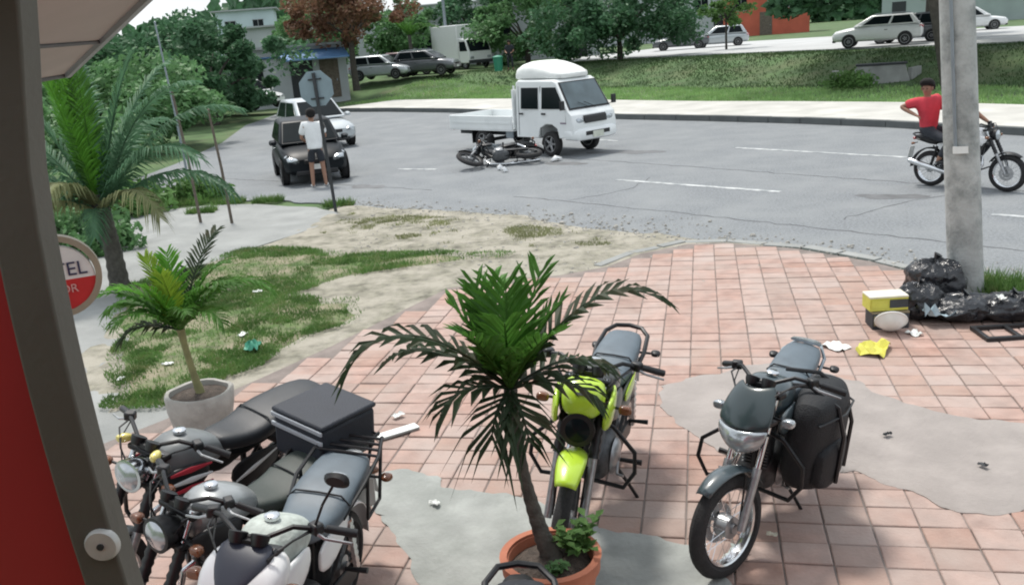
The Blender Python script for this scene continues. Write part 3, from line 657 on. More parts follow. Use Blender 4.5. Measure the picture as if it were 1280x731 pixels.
# tall palm at the left
p3 = thing('tall_palm', (-5.5, 12.4, .0), 0, 'tall feathery palm with bluish fronds left of the lawn', 'palm tree')
trunk(p3, [(0, 0, -.1), (.0, 0, .5), (-.03, 0, 1.0), (-.05, 0, 1.35)], [.15, .115, .11, .12], rings=14)
for i, (a, e_, L, lf, dr, m_, n_, hg) in enumerate([(268, 80, 2.1, .42, .15, M_frondl, 56, .2), (240, 78, 1.95, .42, .25, M_frondl, 54, .2), (300, 80, 1.95, .42, .35, M_frond, 52, .25), (10, 74, 2.2, .5, 1.0, M_frondb, 54, .5), (200, 70, 2.2, .5, 1.1, M_frondb, 54, .5), (-15, 60, 2.5, .5, 1.8, M_frondb, 54, .9), (10, 52, 2.5, .5, 1.9, M_frondb, 54, 1.0), (-28, 44, 2.3, .5, 2.1, M_frondb, 52, 1.1), (-8, 32, 2.1, .48, 2.2, M_frondb, 50, 1.2), (170, 56, 2.3, .5, 2.0, M_frondb, 54, .9), (192, 44, 2.2, .5, 2.1, M_frondb, 52, 1.0), (210, 34, 1.9, .46, 2.3, M_frondb, 48, 1.1), (-105, 50, 1.35, .44, 3.2, M_frondbr, 44, 1.5), (-40, 30, 1.7, .44, 2.5, M_frondbr, 44, 1.3), (235, 30, 1.4, .42, 2.7, M_frondbr, 40, 1.4), (40, 66, 2.3, .5, 1.3, M_frondb, 50, .6), (110, 68, 2.2, .5, 1.1, M_frondb, 50, .6), (75, 50, 2.2, .5, 1.8, M_frondb, 50, .8), (-75, 20, 1.0, .36, 2.9, M_frondb, 36, 1.4)]):
    frond('frond', p3, (-.05, 0, 1.1), R(a), R(e_), L, lf, m_, dr, n_, 80 + i, wl=.044, fold=.3, hang=hg, rr0=.02)

# broadleaf trees
def tree(loc, label, th, cr, leaves, size, material, seed, lean=(0, 0), tr=.18, name='tree', cz=None, group='trees along the far side', blobs=60, extra=(), coff=(0, 0)):
    t = thing(name, loc, 0, label, 'tree', group); g = np.random.default_rng(seed); rg = random.Random(seed)
    top = Vector((lean[0], lean[1], th)); tm = MB(); tm.tube([(0, 0, -.3), tuple(top * .35 + Vector((rg.uniform(-.1, .1), 0, 0))), tuple(top * .7), tuple(top)], [tr * 1.25, tr, tr * .85, tr * .7], 9)
    c0 = Vector((top.x + coff[0], top.y + coff[1], cz if cz else th + cr[2] * .55))
    for i in range(7):
        a = 6.28 * i / 7 + rg.uniform(-.3, .3); e = c0 + Vector((math.cos(a) * cr[0] * .7, math.sin(a) * cr[1] * .7, cr[2] * rg.uniform(-.3, .6)))
        s0 = top * rg.uniform(.7, 1); tm.tube([tuple(s0), tuple(s0.lerp(e, .5) + Vector((0, 0, .1 * cr[2]))), tuple(e)], [tr * .5, tr * .3, tr * .1], 6)
    mk('trunk', tm, M_bark, t)
    V = []; k = leaves // blobs
    u = g.normal(size=(blobs, 3)); u /= np.linalg.norm(u, axis=1)[:, None]; r_ = g.uniform(.35, 1.18, blobs) ** .7
    cen = u * r_[:, None] * np.array(cr) + np.array(c0); br = (.12 + .30 * g.random(blobs) ** 2) * (cr[0] + cr[1] + cr[2]) / 3
    if extra:
        cen = np.concatenate([cen, np.array([q[:3] for q in extra])]); br = np.concatenate([br, np.array([q[3] for q in extra])]); blobs += len(extra)
        for q in extra: tm2 = mk('limb', MB().tube([tuple(top * .8), tuple(top.lerp(Vector(q[:3]), .5) + Vector((0, 0, .4))), q[:3]], [tr * .35, tr * .2, tr * .06], 6), M_bark, t)
    pos = []
    for b in range(blobs):
        d = g.normal(size=(k, 3)); d /= np.linalg.norm(d, axis=1)[:, None]; pos.append(cen[b] + d * (g.uniform(.2, 1, k) ** .5 * br[b])[:, None] * np.array([1.15, 1.15, .8]))
    pos = np.concatenate(pos); n = len(pos)
    a = g.normal(size=(n, 3)); a[:, 2] *= .7; a /= np.linalg.norm(a, axis=1)[:, None]; b = np.cross(a, g.normal(size=(n, 3))); b /= np.linalg.norm(b, axis=1)[:, None]
    s = (size * g.uniform(.6, 1.4, n))[:, None]
    V = np.stack([pos - a * s * .7, pos - b * s * .35, pos + a * s * .7, pos + b * s * .35], 1).reshape(-1, 3); F = np.arange(4 * n).reshape(-1, 4)
    raw('crown', V, F, material, t); return t
TREES = [
    ((-20, 48, 0), 'largest deep green tree at the left against the sky', 1.6, (6, 5, 2.0), 22000, .24, M_leafA, 1, None),
    ((-13.5, 44, 0), 'deep green tree right of the largest left tree', 1.6, (3.6, 3.4, 2.1), 16000, .2, M_leafA, 2, None),
    ((-13.6, 33, 0), 'mid green spreading tree in front of the large left trees', 1.0, (3.8, 3.2, 1.2), 16000, .17, M_leafB, 3, None),
    ((-13.5, 24, 0), 'lower mid green tree behind the tall palm', 0.7, (3.4, 2.8, .9), 14000, .14, M_leafB, 4, None),
    ((8.03, 59.3, 1.0), 'low dark rounded tree on the bank above the white truck', 1.6, (5.2, 4.2, 2.7), 22000, .21, M_leafA, 5, None),
    ((2.4, 66, 1.0), 'mid green tree left of the dark rounded tree', 1.4, (4.2, 3.5, 3.0), 17000, .22, M_leafB, 6, None),
    ((-8.08, 54, .9), 'rusty brown leaved tree by the far shops', 3.4, (3.4, 3.0, 1.8), 12000, .18, M_leafR, 7, None),
]
for lc, lb, th, cr, nl, sz, m_, sd_, ln in TREES: tree(lc, lb, th, cr, nl, sz, m_, sd_)
tree((15.75, 31.6, .2), 'big leaning tree whose trunk stands behind the utility pole', 6.6, (10.5, 8, 2.4), 34000, .30, M_leafA, 9, lean=(-1.4, .6), tr=.3, blobs=120, coff=(6.0, 7.5), extra=((-4.4, 4.4, 3.15, .7), (-3.1, 4.4, 3.25, .75), (-2.0, 4.2, 3.35, .65)))
tree((24.5, 51, 1.0), 'slim dark tree right of the utility pole nearer the bank', 4.0, (3, 3, 2), 4000, .32, M_leafA, 10, tr=.16)
tree((26.6, 57, 1.0), 'slim dark tree right of the utility pole further back', 4.2, (3, 3, 2), 4000, .32, M_leafA, 11, tr=.18)
tree((15.5, 62, 1.0), 'thin sapling with fresh leaves in front of the red wall', 2.3, (1.6, 1.5, 1.3), 2500, .22, M_leafC, 12, tr=.07, blobs=24)
tree((-12.8, 68, 1.0), 'mid green tree between the rusty tree and the left trees', 1.8, (3.0, 3, 2.4), 9000, .22, M_leafB, 21)
tree((-1.2, 73, 1.0), 'dark tree behind the white box van', 2.2, (3.4, 3, 2.6), 9000, .24, M_leafA, 22)
tree((-16.6, 51, .2), 'small fresh green tree before the low whitewashed building', .9, (1.9, 1.7, 1.2), 6000, .17, M_leafC, 23)
tree((-6.6, 70, 1.0), 'mid green tree before the long pale building', 2.0, (2.6, 2.4, 1.9), 7000, .22, M_leafB, 24)
# bushes
def bush(loc, label, r, n, size, material, seed):
    t = thing('bush', loc, 0, label, 'bush', 'bushes beside the road'); g = np.random.default_rng(seed)
    tm = MB(); rg = random.Random(seed)
    for i in range(6): a = 6.28 * i / 6; tm.tube([(0, 0, -.05), (math.cos(a) * r[0] * .6, math.sin(a) * r[1] * .6, r[2] * .8)], [.03, .01], 5)
    mk('stems', tm, M_bark, t)
    d = g.normal(size=(n, 3)); d /= np.linalg.norm(d, axis=1)[:, None]; d[:, 2] = np.abs(d[:, 2]); pos = d * (g.uniform(.3, 1, n) ** .5)[:, None] * np.array(r); pos *= (1 + .25 * np.sin(pos[:, :1] * 9 / r[0]) * np.cos(pos[:, 1:2] * 7 / r[1]))
    a = g.normal(size=(n, 3)); a /= np.linalg.norm(a, axis=1)[:, None]; b = np.cross(a, g.normal(size=(n, 3))); b /= np.linalg.norm(b, axis=1)[:, None]; s = (size * g.uniform(.6, 1.4, n))[:, None]
    V = np.stack([pos - a * s * .7, pos - b * s * .35, pos + a * s * .7, pos + b * s * .35], 1).reshape(-1, 3)
    raw('foliage', V, np.arange(4 * n).reshape(-1, 4), material, t); return t
bush((-7.2, 15.2, 0), 'dark green bush at the foot of the tall palm', (.9, .8, .8), 2500, .10, M_leafB, 1)
bush((-8.3, 19.0, 0), 'fresh green bush behind the tall palm', (1.2, 1.0, .8), 2600, .12, M_leafC, 2)
bush((-6.9, 20.2, 0), 'fresh green bush beside the thin stakes', (.8, .5, .5), 1600, .09, M_leafC, 3)
bush((-10.5, 17.5, 0), 'leafy bush at the far left behind the round sign', (1.8, 1.4, 1.3), 3500, .13, M_leafC, 4)
bush((13.8, 36.0, .1), 'low green shrub on the bank left of the concrete culvert', (1.0, .7, .6), 1200, .12, M_leafC, 5)

# ------------------------------------------------------------------ motorcycles
WB = 1.26
def wheel(root, name, cx, r, wd, style, T=None, fr=False):
    A = Matrix.Translation((cx, 0, r)) @ Matrix.Rotation(R(90), 4, 'X')
    if T: A = T @ A
    h = wd / 2
    rim = mk(name, MB().ring([(r * .70, -h * .62), (r * .735, -h * .75), (r * .74, -h * .3), (r * .72, 0), (r * .74, h * .3), (r * .735, h * .75), (r * .70, h * .62), (r * .685, 0)], 36, A), M_chr if style == 'spoke' else M_alud if style == 'alloy' else M_alu, root)
    mk('tyre', MB().ring([(r * .72, -h * .55), (r * .80, -h * .98), (r * .90, -h * .92), (r * .965, -h * .62), (r, 0), (r * .965, h * .62), (r * .90, h * .92), (r * .80, h * .98), (r * .72, h * .55)], 40, A), M_rub, rim)
    mk('hub', MB().lathe([(.0, -.06), (.028, -.06), (.03, -.045), (.062, -.04), (.065, .04), (.03, .045), (.028, .06), (0, .06)], 20, A), M_alu, rim)
    sp = MB()
    if style == 'spoke':
        for k in range(28):
            a = 6.283 * k / 28; b = a + (.35 if k % 2 else -.35); z = .035 if k % 4 < 2 else -.035
            sp.tube([(.06 * math.cos(b), .06 * math.sin(b), z), (r * .70 * math.cos(a), r * .70 * math.sin(a), 0)], .0022, 4)
    else:
        for k in range(5):
            a = 6.283 * k / 5
            for d_ in (-.16, .16):
                sp.tube([(.05 * math.cos(a + d_ * 2), .05 * math.sin(a + d_ * 2), 0), (r * .40 * math.cos(a + d_), r * .40 * math.sin(a + d_), .0), (r * .70 * math.cos(a + d_ * .6), r * .70 * math.sin(a + d_ * .6), 0)], [.014, .012, .014], 6)
    sp.xf(A); mk('spokes', sp, M_chr if style == 'spoke' else M_alud, rim)
    if fr: mk('brake_disc', MB().ring([(.07, .052), (.115, .052), (.115, .057), (.07, .057)], 28, A), M_alu, rim)
    return rim
def arc_fender(cx, r, a0, a1, wd, T=None, n=14, drop=.35, flare=0):
    rings = []
    for i in range(n + 1):
        a = R(a0 + (a1 - a0) * i / n); rr_ = r + flare * (i / n); row = []
        tp = .72 + .28 * math.sin(math.pi * min(1, i / n * 1.15))
        for q in (-1, -.75, -.35, 0, .35, .75, 1):
            rd = rr_ - drop * wd * .5 * abs(q) ** 2.2; v = Vector((cx + rd * math.cos(a), q * wd / 2 * tp, r - .03 + rd * math.sin(a) - (r - .03) + .30))
            row.append(tuple(T @ v if T else v))
        rings.append(row)
    return MB().loft(rings, cap=False, closed=False)
def motorcycle(loc, heading, label, paint, seatm, lean=-8, steer=0, sc=1.0, wheels='spoke', front='lamp', tankm=None, fend=None, rail='loop', guards=True, mirrors=(), fork_m=None, sidem=None, lampm=None, stand=True, seat_hi=0, longseat=False, pegs=True, plate=True, cat='motorcycle', group='motorcycles', lowfend=True, sw=1.0):
    t = thing('motorcycle', loc, heading, label, cat, group, lean=R(lean), scale=sc)
    tankm = tankm or paint; fend = fend or paint; sidem = sidem or paint; xf_, xr_ = WB / 2, -WB / 2; r = .30
    ax = Vector((xf_, 0, r)); top = Vector((xf_ - .345, 0, 1.0)); sa = (top - ax).normalized()
    T = Matrix.Translation(ax) @ Matrix.Rotation(R(steer), 4, sa) @ Matrix.Translation(-ax)
    wheel(t, 'front_wheel', xf_, r, .085, wheels, T, True); wheel(t, 'rear_wheel', xr_, r, .105, wheels)
    # fork
    for s in (-1, 1):
        y = s * .095; P = [Vector((xf_ + .0, y, r)), ax.lerp(top, .45) + Vector((.0, y, 0)), top + Vector((0, y, 0))]
        fk = mk('fork_leg', MB().tube([P[0], P[1]], [.022, .024], 10).xf(T), M_alu if not fork_m else fork_m, t)
        mk('stanchion', MB().tube([P[1], P[2]], .016, 10).xf(T), M_chr, fk)
        if front != 'cowl': mk('fork_boot', MB().tube([P[1] + (P[2] - P[1]) * (k / 10) * .55 for k in range(11)], [.026 if k % 2 else .033 for k in range(11)], 10).xf(T), M_blk, fk)
    mk('triple_clamp', MB().box(top + Vector((.0, 0, -.02)), (.07, .26, .035)).box(ax.lerp(top, .78), (.08, .25, .035)).xf(T), M_blk2, t, bevel=.01)
    if lowfend: mk('front_fender', arc_fender(xf_, r + .04, 52, 150, .125, T), fend, t, sol=.004)
    else: mk('front_fender', arc_fender(xf_ - .02, r + .085, 56, 124, .15, T, flare=.0, drop=.3), fend, t, sol=.005)
    mk('fender_stay', MB().tube([(xf_ - .02, .07, .31), (xf_ - .08, .075, .60)], .006, 6).tube([(xf_ - .02, -.07, .31), (xf_ - .08, -.075, .60)], .006, 6).xf(T), M_blk2, t)
    # handlebar
    hb = mk('handlebar', MB().tube([(.12, .37, 1.02), (.17, .27, 1.05), (.24, .17, 1.085), (.30, .06, 1.045), (.30, -.06, 1.045), (.24, -.17, 1.085), (.17, -.27, 1.05), (.12, -.37, 1.02)], .0115, 8).xf(T), M_blk2 if wheels != 'chromebar' else M_chr, t)
    for s in (-1, 1):
        mk('grip', MB().tube([(.105, s * .395, 1.012), (.16, s * .28, 1.048)], [.019, .018], 10).xf(T), M_blk, hb)
        mk('switch_box', MB().box((.185, s * .245, 1.06), (.05, .06, .05), rz=R(s * -25)).xf(T), M_blk, hb, bevel=.01)
        mk('lever', MB().tube([(.20, s * .245, 1.05), (.215, s * .30, 1.035), (.165, s * .40, 1.0)], [.009, .007, .006], 6).xf(T), M_alu, hb)
    for s in mirrors:
        q = MB().tube([(.19, s * .24, 1.06), (.22, s * .30, 1.20), (.20, s * .34, 1.28)], .006, 6).xf(T)
        mi = mk('mirror', q, M_blk2, t)
        mk('mirror_head', MB().sup([(-.02, 0, 0, .038, .022, 2.4), (0, 0, 0, .058, .034, 2.6), (.018, 0, 0, .04, .022, 2.2)], 16).xf(T @ Matrix.Translation((.20, s * .36, 1.31))), M_blk, mi)
        mk('mirror_glass', MB().sup([(-.025, 0, 0, .044, .026, 2.5), (-.018, 0, 0, .044, .026, 2.5)], 16).xf(T @ Matrix.Translation((.20, s * .36, 1.31))), M_lens, mi)
    cb_ = MB()
    for s in (-1, 1):
        cb_.tube([(.19, s * .235, 1.05), (.30, s * .20, 1.06), (.37, s * .12, 1.0), (.36, s * .07, .86), (.22, s * .05, .76)], .005, 5)
        cb_.tube([(.20, s * .22, 1.05), (.34, s * .15, 1.03), (.40, s * .08, .92), (.40, s * .09, .70)], .004, 5)
    mk('control_cables', cb_.xf(T), M_blk, t)
    # front: lamp, cowl or number plate
    if front == 'lamp':
        A = T @ Matrix.Translation((.40, 0, .90)) @ Matrix.Rotation(R(86), 4, 'Y')
        hl = mk('headlight', MB().lathe([(0, -.10), (.05, -.09), (.085, -.03), (.092, .02), (.094, .04), (.085, .042)], 26, A), lampm or M_blk, t)
        mk('lens', MB().lathe([(.086, .036), (.06, .052), (.0, .06)], 26, A), M_lens, hl)
    elif front == 'cowl':       # small fairing, screen above, lamp below
        cw = mk('headlight_cowl', MB().sup([(.49, 0, .84, .08, .06, 3, .07), (.45, 0, .87, .12, .09, 3.2, .10), (.38, 0, .91, .13, .09, 3.2, .11), (.30, 0, .96, .12, .07, 3, .08)], 20).xf(T), M_blk, t, sub=1)
        def shield(rows):
            return MB().loft([[(x - .07 * abs(q) ** 2.2, q * hw_, z + .012 * abs(q) ** 2) for q in (-1, -.8, -.5, -.2, .2, .5, .8, 1)] for x, z, hw_ in rows], cap=False, closed=False).xf(T)
        mk('lens', shield([(.50, .695, .05), (.545, .715, .10), (.56, .76, .14), (.55, .80, .158), (.53, .835, .16)]), M_lens, cw, sub=1, sol=.02)
        mk('windscreen', shield([(.535, .838, .165), (.51, .88, .165), (.47, .94, .155), (.42, 1.0, .135), (.385, 1.035, .105)]), mat('smoked screen', (.022, .038, .042), .3, var=.15, scale=5, coat=.4), cw, sub=1, sol=.012)
        mk('screen_trim', MB().tube([(.47, -.165, .85), (.46, -.165, .82), (.53, 0, .842), (.46, .165, .82), (.47, .165, .85)][1:4], .008, 6).xf(T), M_blk, cw)
    elif front == 'mask':       # painted mask above a round lamp
        mk('headlight_cowl', MB().sup([(.53, 0, .90, .05, .04, 2.5), (.50, 0, .92, .10, .075, 3), (.44, 0, .94, .125, .10, 3.2), (.34, 0, .96, .11, .09, 3)], 20).xf(T), paint, t, sub=1)
        mk('cowl_mark', MB().box((.502, 0, .985), (.02, .075, .014), ry=R(-35)).xf(T), M_limed, t)
        A = T @ Matrix.Translation((.50, 0, .79)) @ Matrix.Rotation(R(84), 4, 'Y')
        hl = mk('headlight', MB().lathe([(0, -.12), (.05, -.10), (.082, -.03), (.092, .02), (.092, .04), (.083, .042)], 28, A), M_blk, t)
        mk('lens', MB().lathe([(.082, .034), (.05, .05), (.0, .056)], 26, A), M_glass, hl)
        for s in (-1, 1): mk('cowl_cheek', MB().sup([(.50, s * .125, .84, .012, .05, 2.4), (.44, s * .15, .86, .02, .09, 2.6), (.30, s * .155, .88, .02, .08, 2.6), (.22, s * .14, .93, .01, .03, 2.4)], 14).xf(T), paint, t, sub=1)
    elif front == 'visor':      # broad pale fairing with dark screen
        cw = mk('headlight_cowl', MB().sup([(.55, 0, .80, .07, .04, 3), (.51, 0, .83, .14, .075, 3.2), (.43, 0, .87, .185, .10, 3.4), (.32, 0, .91, .19, .09, 3.4), (.22, 0, .94, .15, .05, 3)], 24).xf(T), paint, t, sub=1)
        mk('screen', MB().sup([(.525, 0, .885, .03, .012, 2.2), (.47, 0, .925, .08, .03, 2.8), (.38, 0, .985, .125, .03, 3.2), (.28, 0, 1.02, .13, .02, 3)], 20).xf(T), mat('dark visor', (.03, .036, .055), .45, var=.15), cw, sub=1)
        mk('lens', MB().sup([(.55, 0, .77, .03, .02, 2.2), (.52, 0, .79, .09, .035, 2.4), (.46, 0, .80, .11, .04, 2.4)], 18).xf(T), M_lens, cw, sub=1)
    ic = MB()
    for s in (-1, 1): ic.lathe([(0, -.03), (.03, -.028), (.040, .0), (.042, .02), (.036, .022), (.0, .020)], 16, T @ Matrix.Translation((.31, s * .052, 1.045)) @ Matrix.Rotation(R(-32), 4, 'Y'))
    ic.box((.305, 0, 1.03), (.05, .10, .03), M=T)
    mk('instrument_cluster', ic, M_blk, t)
    for s in (-1, 1):
        ts = mk('turn_signal', MB().tube([(.36, s * .10, .88), (.37, s * .20, .88)], .008, 6).xf(T), M_blk, t)
        mk('lens', MB().sup([(-.03, 0, 0, .022, .016, 2.6), (-.01, 0, 0, .036, .024, 2.8), (.02, 0, 0, .038, .026, 3), (.028, 0, 0, .030, .02, 3)], 14).xf(T @ Matrix.Translation((.375, s * .225, .88))), M_amber if front != 'cowl' else M_lens, ts, sub=1)
    # frame, engine
    fr = MB()
    fr.tube([(.25, 0, .92), (.0, 0, .80), (-.30, 0, .72), (-.70, 0, .78)], .022, 8).tube([(.27, 0, .86), (.20, 0, .55), (.16, 0, .32), (-.20, 0, .28), (-.30, 0, .45), (-.30, 0, .72)], .018, 8)
    for s in (-1, 1): fr.tube([(-.25, s * .09, .70), (-.62, s * .10, .74), (-.85, s * .09, .80)], .013, 7).tube([(-.28, s * .10, .42), (-.55, s * .11, .70)], .012, 7)
    mk('frame', fr, M_blk2, t)
    en = mk('engine', MB().sup([(-.24, 0, .40, .09, .09, 3), (-.18, 0, .40, .125, .13, 3.4), (.0, 0, .40, .13, .14, 3.4), (.10, 0, .38, .12, .11, 3), (.15, 0, .36, .09, .07, 3)], 18), M_alud, t, sub=1)
    cy = MB(); C0 = Vector((.10, 0, .46)); d = Vector((.22, 0, .97)).normalized(); MX = Matrix.Translation(C0) @ d.to_track_quat('Z', 'Y').to_matrix().to_4x4()
    for k in range(8): cy.box((0, 0, .02 + k * .024), (.15, .16, .010), M=MX)
    cy.box((0, 0, .10), (.11, .12, .2), M=MX); cy.box((0, 0, .225), (.14, .15, .05), M=MX)
    mk('cylinder', cy, M_alud, en, bevel=.004)
    for s in (-1, 1): mk('crankcase_cover', MB().lathe([(.0, .035), (.085, .03), (.105, .015), (.11, 0)], 24, Matrix.Translation((-.02, s * .12, .39)) @ Matrix.Rotation(R(-90 * s), 4, 'X')), M_alu, en)
    ex = mk('exhaust_pipe', MB().tube([(.15, -.05, .60), (.26, -.08, .55), (.28, -.11, .42), (.20, -.14, .27), (-.05, -.16, .25), (-.25, -.17, .27)], .019, 10), M_chr, t)
    mk('silencer', MB().tube([(-.22, -.17, .27), (-.27, -.175, .28), (-.72, -.20, .40), (-.90, -.205, .45), (-.93, -.206, .455)], [.022, .042, .045, .042, .03], 14), M_chr if rail != 'rack' else M_blk2, ex)
    mk('swing_arm', MB().tube([(-.22, .085, .38), (xr_, .085, .30)], .019, 8).tube([(-.22, -.085, .38), (xr_, -.085, .30)], .019, 8), M_blk2, t)
    mk('chain_guard', MB().prism([(-.15, .42), (-.62, .37), (-.66, .31), (-.62, .25), (-.15, .32)], .098, .115), M_blk, t, bevel=.008)
    for s in (-1, 1):
        P = [Vector((-.58, s * .125, .34)), Vector((-.47, s * .125, .70))]
        mk('shock_absorber', MB().tube([P[0].lerp(P[1], k / 16) for k in range(17)], [.028 if k % 2 else .020 for k in range(17)], 8), M_blk2 if s < 0 else M_chr, t)
    # tank, seat, panels
    tk = mk('fuel_tank', MB().sup([(.28, 0, .86, .06, .05, 2.6), (.25, 0, .89, .11, .09, 2.8), (.14, 0, .91, .145, .115, 2.8), (.02, 0, .895, .14, .105, 2.8), (-.09, 0, .86, .105, .075, 2.6), (-.14, 0, .84, .07, .05, 2.4)], 20), tankm, t, sub=1)
    mk('fuel_cap', MB().lathe([(.035, 0), (.035, .014), (.028, .02), (0, .02)], 18, Matrix.Translation((.10, 0, 1.018))), M_chr, tk)
    for s in (-1, 1):
        mk('tank_shroud', MB().sup([(.34, s * .13, .84, .012, .03, 2.4), (.26, s * .145, .82, .022, .085, 2.6), (.14, s * .15, .80, .02, .09, 2.6), (.02, s * .14, .82, .012, .05, 2.4)], 14), sidem, tk, sub=1)
        mk('side_panel', MB().sup([(-.12, s * .115, .66, .01, .05, 2.4), (-.20, s * .125, .66, .018, .10, 2.8), (-.36, s * .13, .68, .018, .085, 2.8), (-.50, s * .12, .71, .01, .03, 2.4)], 14), sidem, t, sub=1)
    zs = .80 + seat_hi
    seat = mk('seat', MB().sup([(q[0], q[1], q[2], q[3] * sw, q[4], q[5]) for q in [(-.07, 0, zs + .01, .06, .03, 2.8), (-.11, 0, zs, .085, .055, 3), (-.25, 0, zs - .025, .115, .055, 3.2), (-.36, 0, zs - .015, .135, .058, 3.2), (-.42, 0, zs + .015, .138, .06, 3.2), (-.60, 0, zs + .03, .135, .06, 3.2), (-.78, 0, zs + .045, .12, .055, 3.2), (-.84 - (.06 if longseat else 0), 0, zs + .05, .09, .035, 2.8)]], 18), seatm, t, sub=1)
    mk('seat_seam', MB().tube([(-.40, -.138 * sw, zs + .02), (-.40, -.10 * sw, zs + .066), (-.40, 0, zs + .070), (-.40, .10 * sw, zs + .066), (-.40, .138 * sw, zs + .02)], .005, 6), M_blk, seat)
    mk('tail_cowl', MB().sup([(-.45, 0, .74, .12, .05, 3), (-.65, 0, .77, .115, .055, 3), (-.86, 0, .82, .085, .04, 2.8), (-.92, 0, .84, .05, .02, 2.6)], 16), sidem if rail == 'rack' else M_blk, t, sub=1)
    mk('tail_light', MB().sup([(-.90, 0, .80, .055, .03, 3), (-.945, 0, .80, .05, .025, 2.8), (-.96, 0, .80, .03, .015, 2.4)], 14), M_redl, t, sub=1)
    mk('rear_fender', arc_fender(xr_, r + .06, 60, 178, .15, None, drop=.25), M_blk if rail != 'rack' else paint, t, sol=.004)
    if plate: mk('number_plate', MB().box((-.99, 0, .56), (.006, .17, .20), ry=R(12)), M_paper, t, bevel=.004)
    for s in (-1, 1):
        ts = mk('turn_signal', MB().tube([(-.84, s * .08, .74), (-.85, s * .17, .74)], .008, 6), M_blk, t)
        mk('lens', MB().sup([(-.028, 0, 0, .028, .02, 3), (-.02, 0, 0, .034, .024, 3), (.01, 0, 0, .03, .02, 2.6), (.03, 0, 0, .015, .01, 2.4)], 12).xf(Matrix.Translation((-.85, s * .20, .74))), M_blk if front in ('mask', 'cowl') else M_amber, ts, sub=1)
    if rail == 'loop':
        mk('grab_rail', MB().tube([(-.48, .14, zs - .03), (-.64, .155, zs + .02), (-.84, .14, zs + .06), (-.92, .085, zs + .08), (-.935, 0, zs + .085), (-.92, -.085, zs + .08), (-.84, -.14, zs + .06), (-.64, -.155, zs + .02), (-.48, -.14, zs - .03)], .0145, 8), M_blk2, t)
    elif rail == 'low':
        mk('tail_strip', MB().sup([(-.80, 0, zs + .105, .10, .010, 4), (-.84, 0, zs + .10, .095, .012, 4), (-.90, 0, zs + .085, .07, .010, 4)], 14), M_lens, t)
        mk('grab_rail', MB().tube([(-.60, .14, zs - .03), (-.80, .135, zs + .02), (-.93, .08, zs + .05), (-.95, 0, zs + .055), (-.93, -.08, zs + .05), (-.80, -.135, zs + .02), (-.60, -.14, zs - .03)], .011, 7), M_gal, t)
    elif rail == 'rack':
        rk = MB()
        for s in (-1, 1): rk.tube([(-.35, s * .15, zs - .03), (-.55, s * .185, zs + .06), (-.78, s * .18, zs + .10), (-.98, s * .13, zs + .11)], .011, 7); rk.tube([(-.60, s * .185, zs + .07), (-.62, s * .18, .62), (-.80, s * .18, .64), (-.90, s * .15, zs + .10)], .010, 7)
        for k in range(4): rk.tube([(-.78 - k * .065, -.178 + k * .014, zs + .102), (-.78 - k * .065, .178 - k * .014, zs + .102)], .008, 6)
        mk('luggage_rack', rk, M_blk2, t)
    if pegs:
        for s in (-1, 1):
            mk('foot_peg', MB().tube([(-.10, s * .14, .33), (-.10, s * .28, .335)], [.012, .018], 8), M_blk, t)
            mk('rear_peg', MB().tube([(-.42, s * .13, .44), (-.42, s * .25, .45)], [.010, .016], 8), M_blk, t)
        mk('gear_lever', MB().tube([(-.02, .15, .36), (.10, .17, .34), (.12, .21, .345)], .008, 6), M_alu, t)
        mk('brake_pedal', MB().tube([(-.08, -.15, .34), (.06, -.17, .32), (.09, -.22, .325)], .008, 6), M_alu, t)
    if guards:
        for s in (-1, 1): mk('crash_bar', MB().tube([(.24, s * .03, .74), (.28, s * .16, .72), (.30, s * .29, .60), (.30, s * .30, .48), (.27, s * .24, .36), (.18, s * .05, .32)], .0125, 8), M_blk2, t)
    if stand:
        h = abs(math.sin(R(lean))) 
        mk('kick_stand', MB().tube([(-.16, .09, .28), (-.20, .20, .12), (-.23, .265, .265 * math.tan(R(-lean)) * -1 * -1 * 0 + .012 - .0)], [.012, .011, .011], 8).box((-.235, .285, .012), (.05, .07, .012)), M_blk2, t)
    return t

lime = motorcycle((.38, 5.20, .035), hd(-.33, -.944), 'lime green and black motorcycle parked behind the central potted palm', M_lime, M_seatg, lean=-7, steer=6, sc=1.06, wheels='alloy', front='mask', sidem=M_limed, tankm=mat('tank grey', (.06, .066, .062), .35, var=.15, coat=.5), lowfend=False, group='motorcycles parked on the tiles')
for s in (-1, 1): mk('lime_flash', MB().sup([(-.14, s * .138, .70, .006, .02, 2.4), (-.24, s * .146, .72, .008, .055, 2.6), (-.36, s * .148, .735, .008, .05, 2.6), (-.48, s * .135, .745, .006, .02, 2.4)], 12), M_lime, lime, sub=1)
blackm = motorcycle((1.36, 4.97, .035), hd(-.52, -.855), 'slate black motorcycle with wire wheels parked nearest the grey cement patch', M_slate, M_seatg, lean=-9, steer=-22, sc=1.0, wheels='spoke', front='cowl', rail='low', group='motorcycles parked on the tiles')
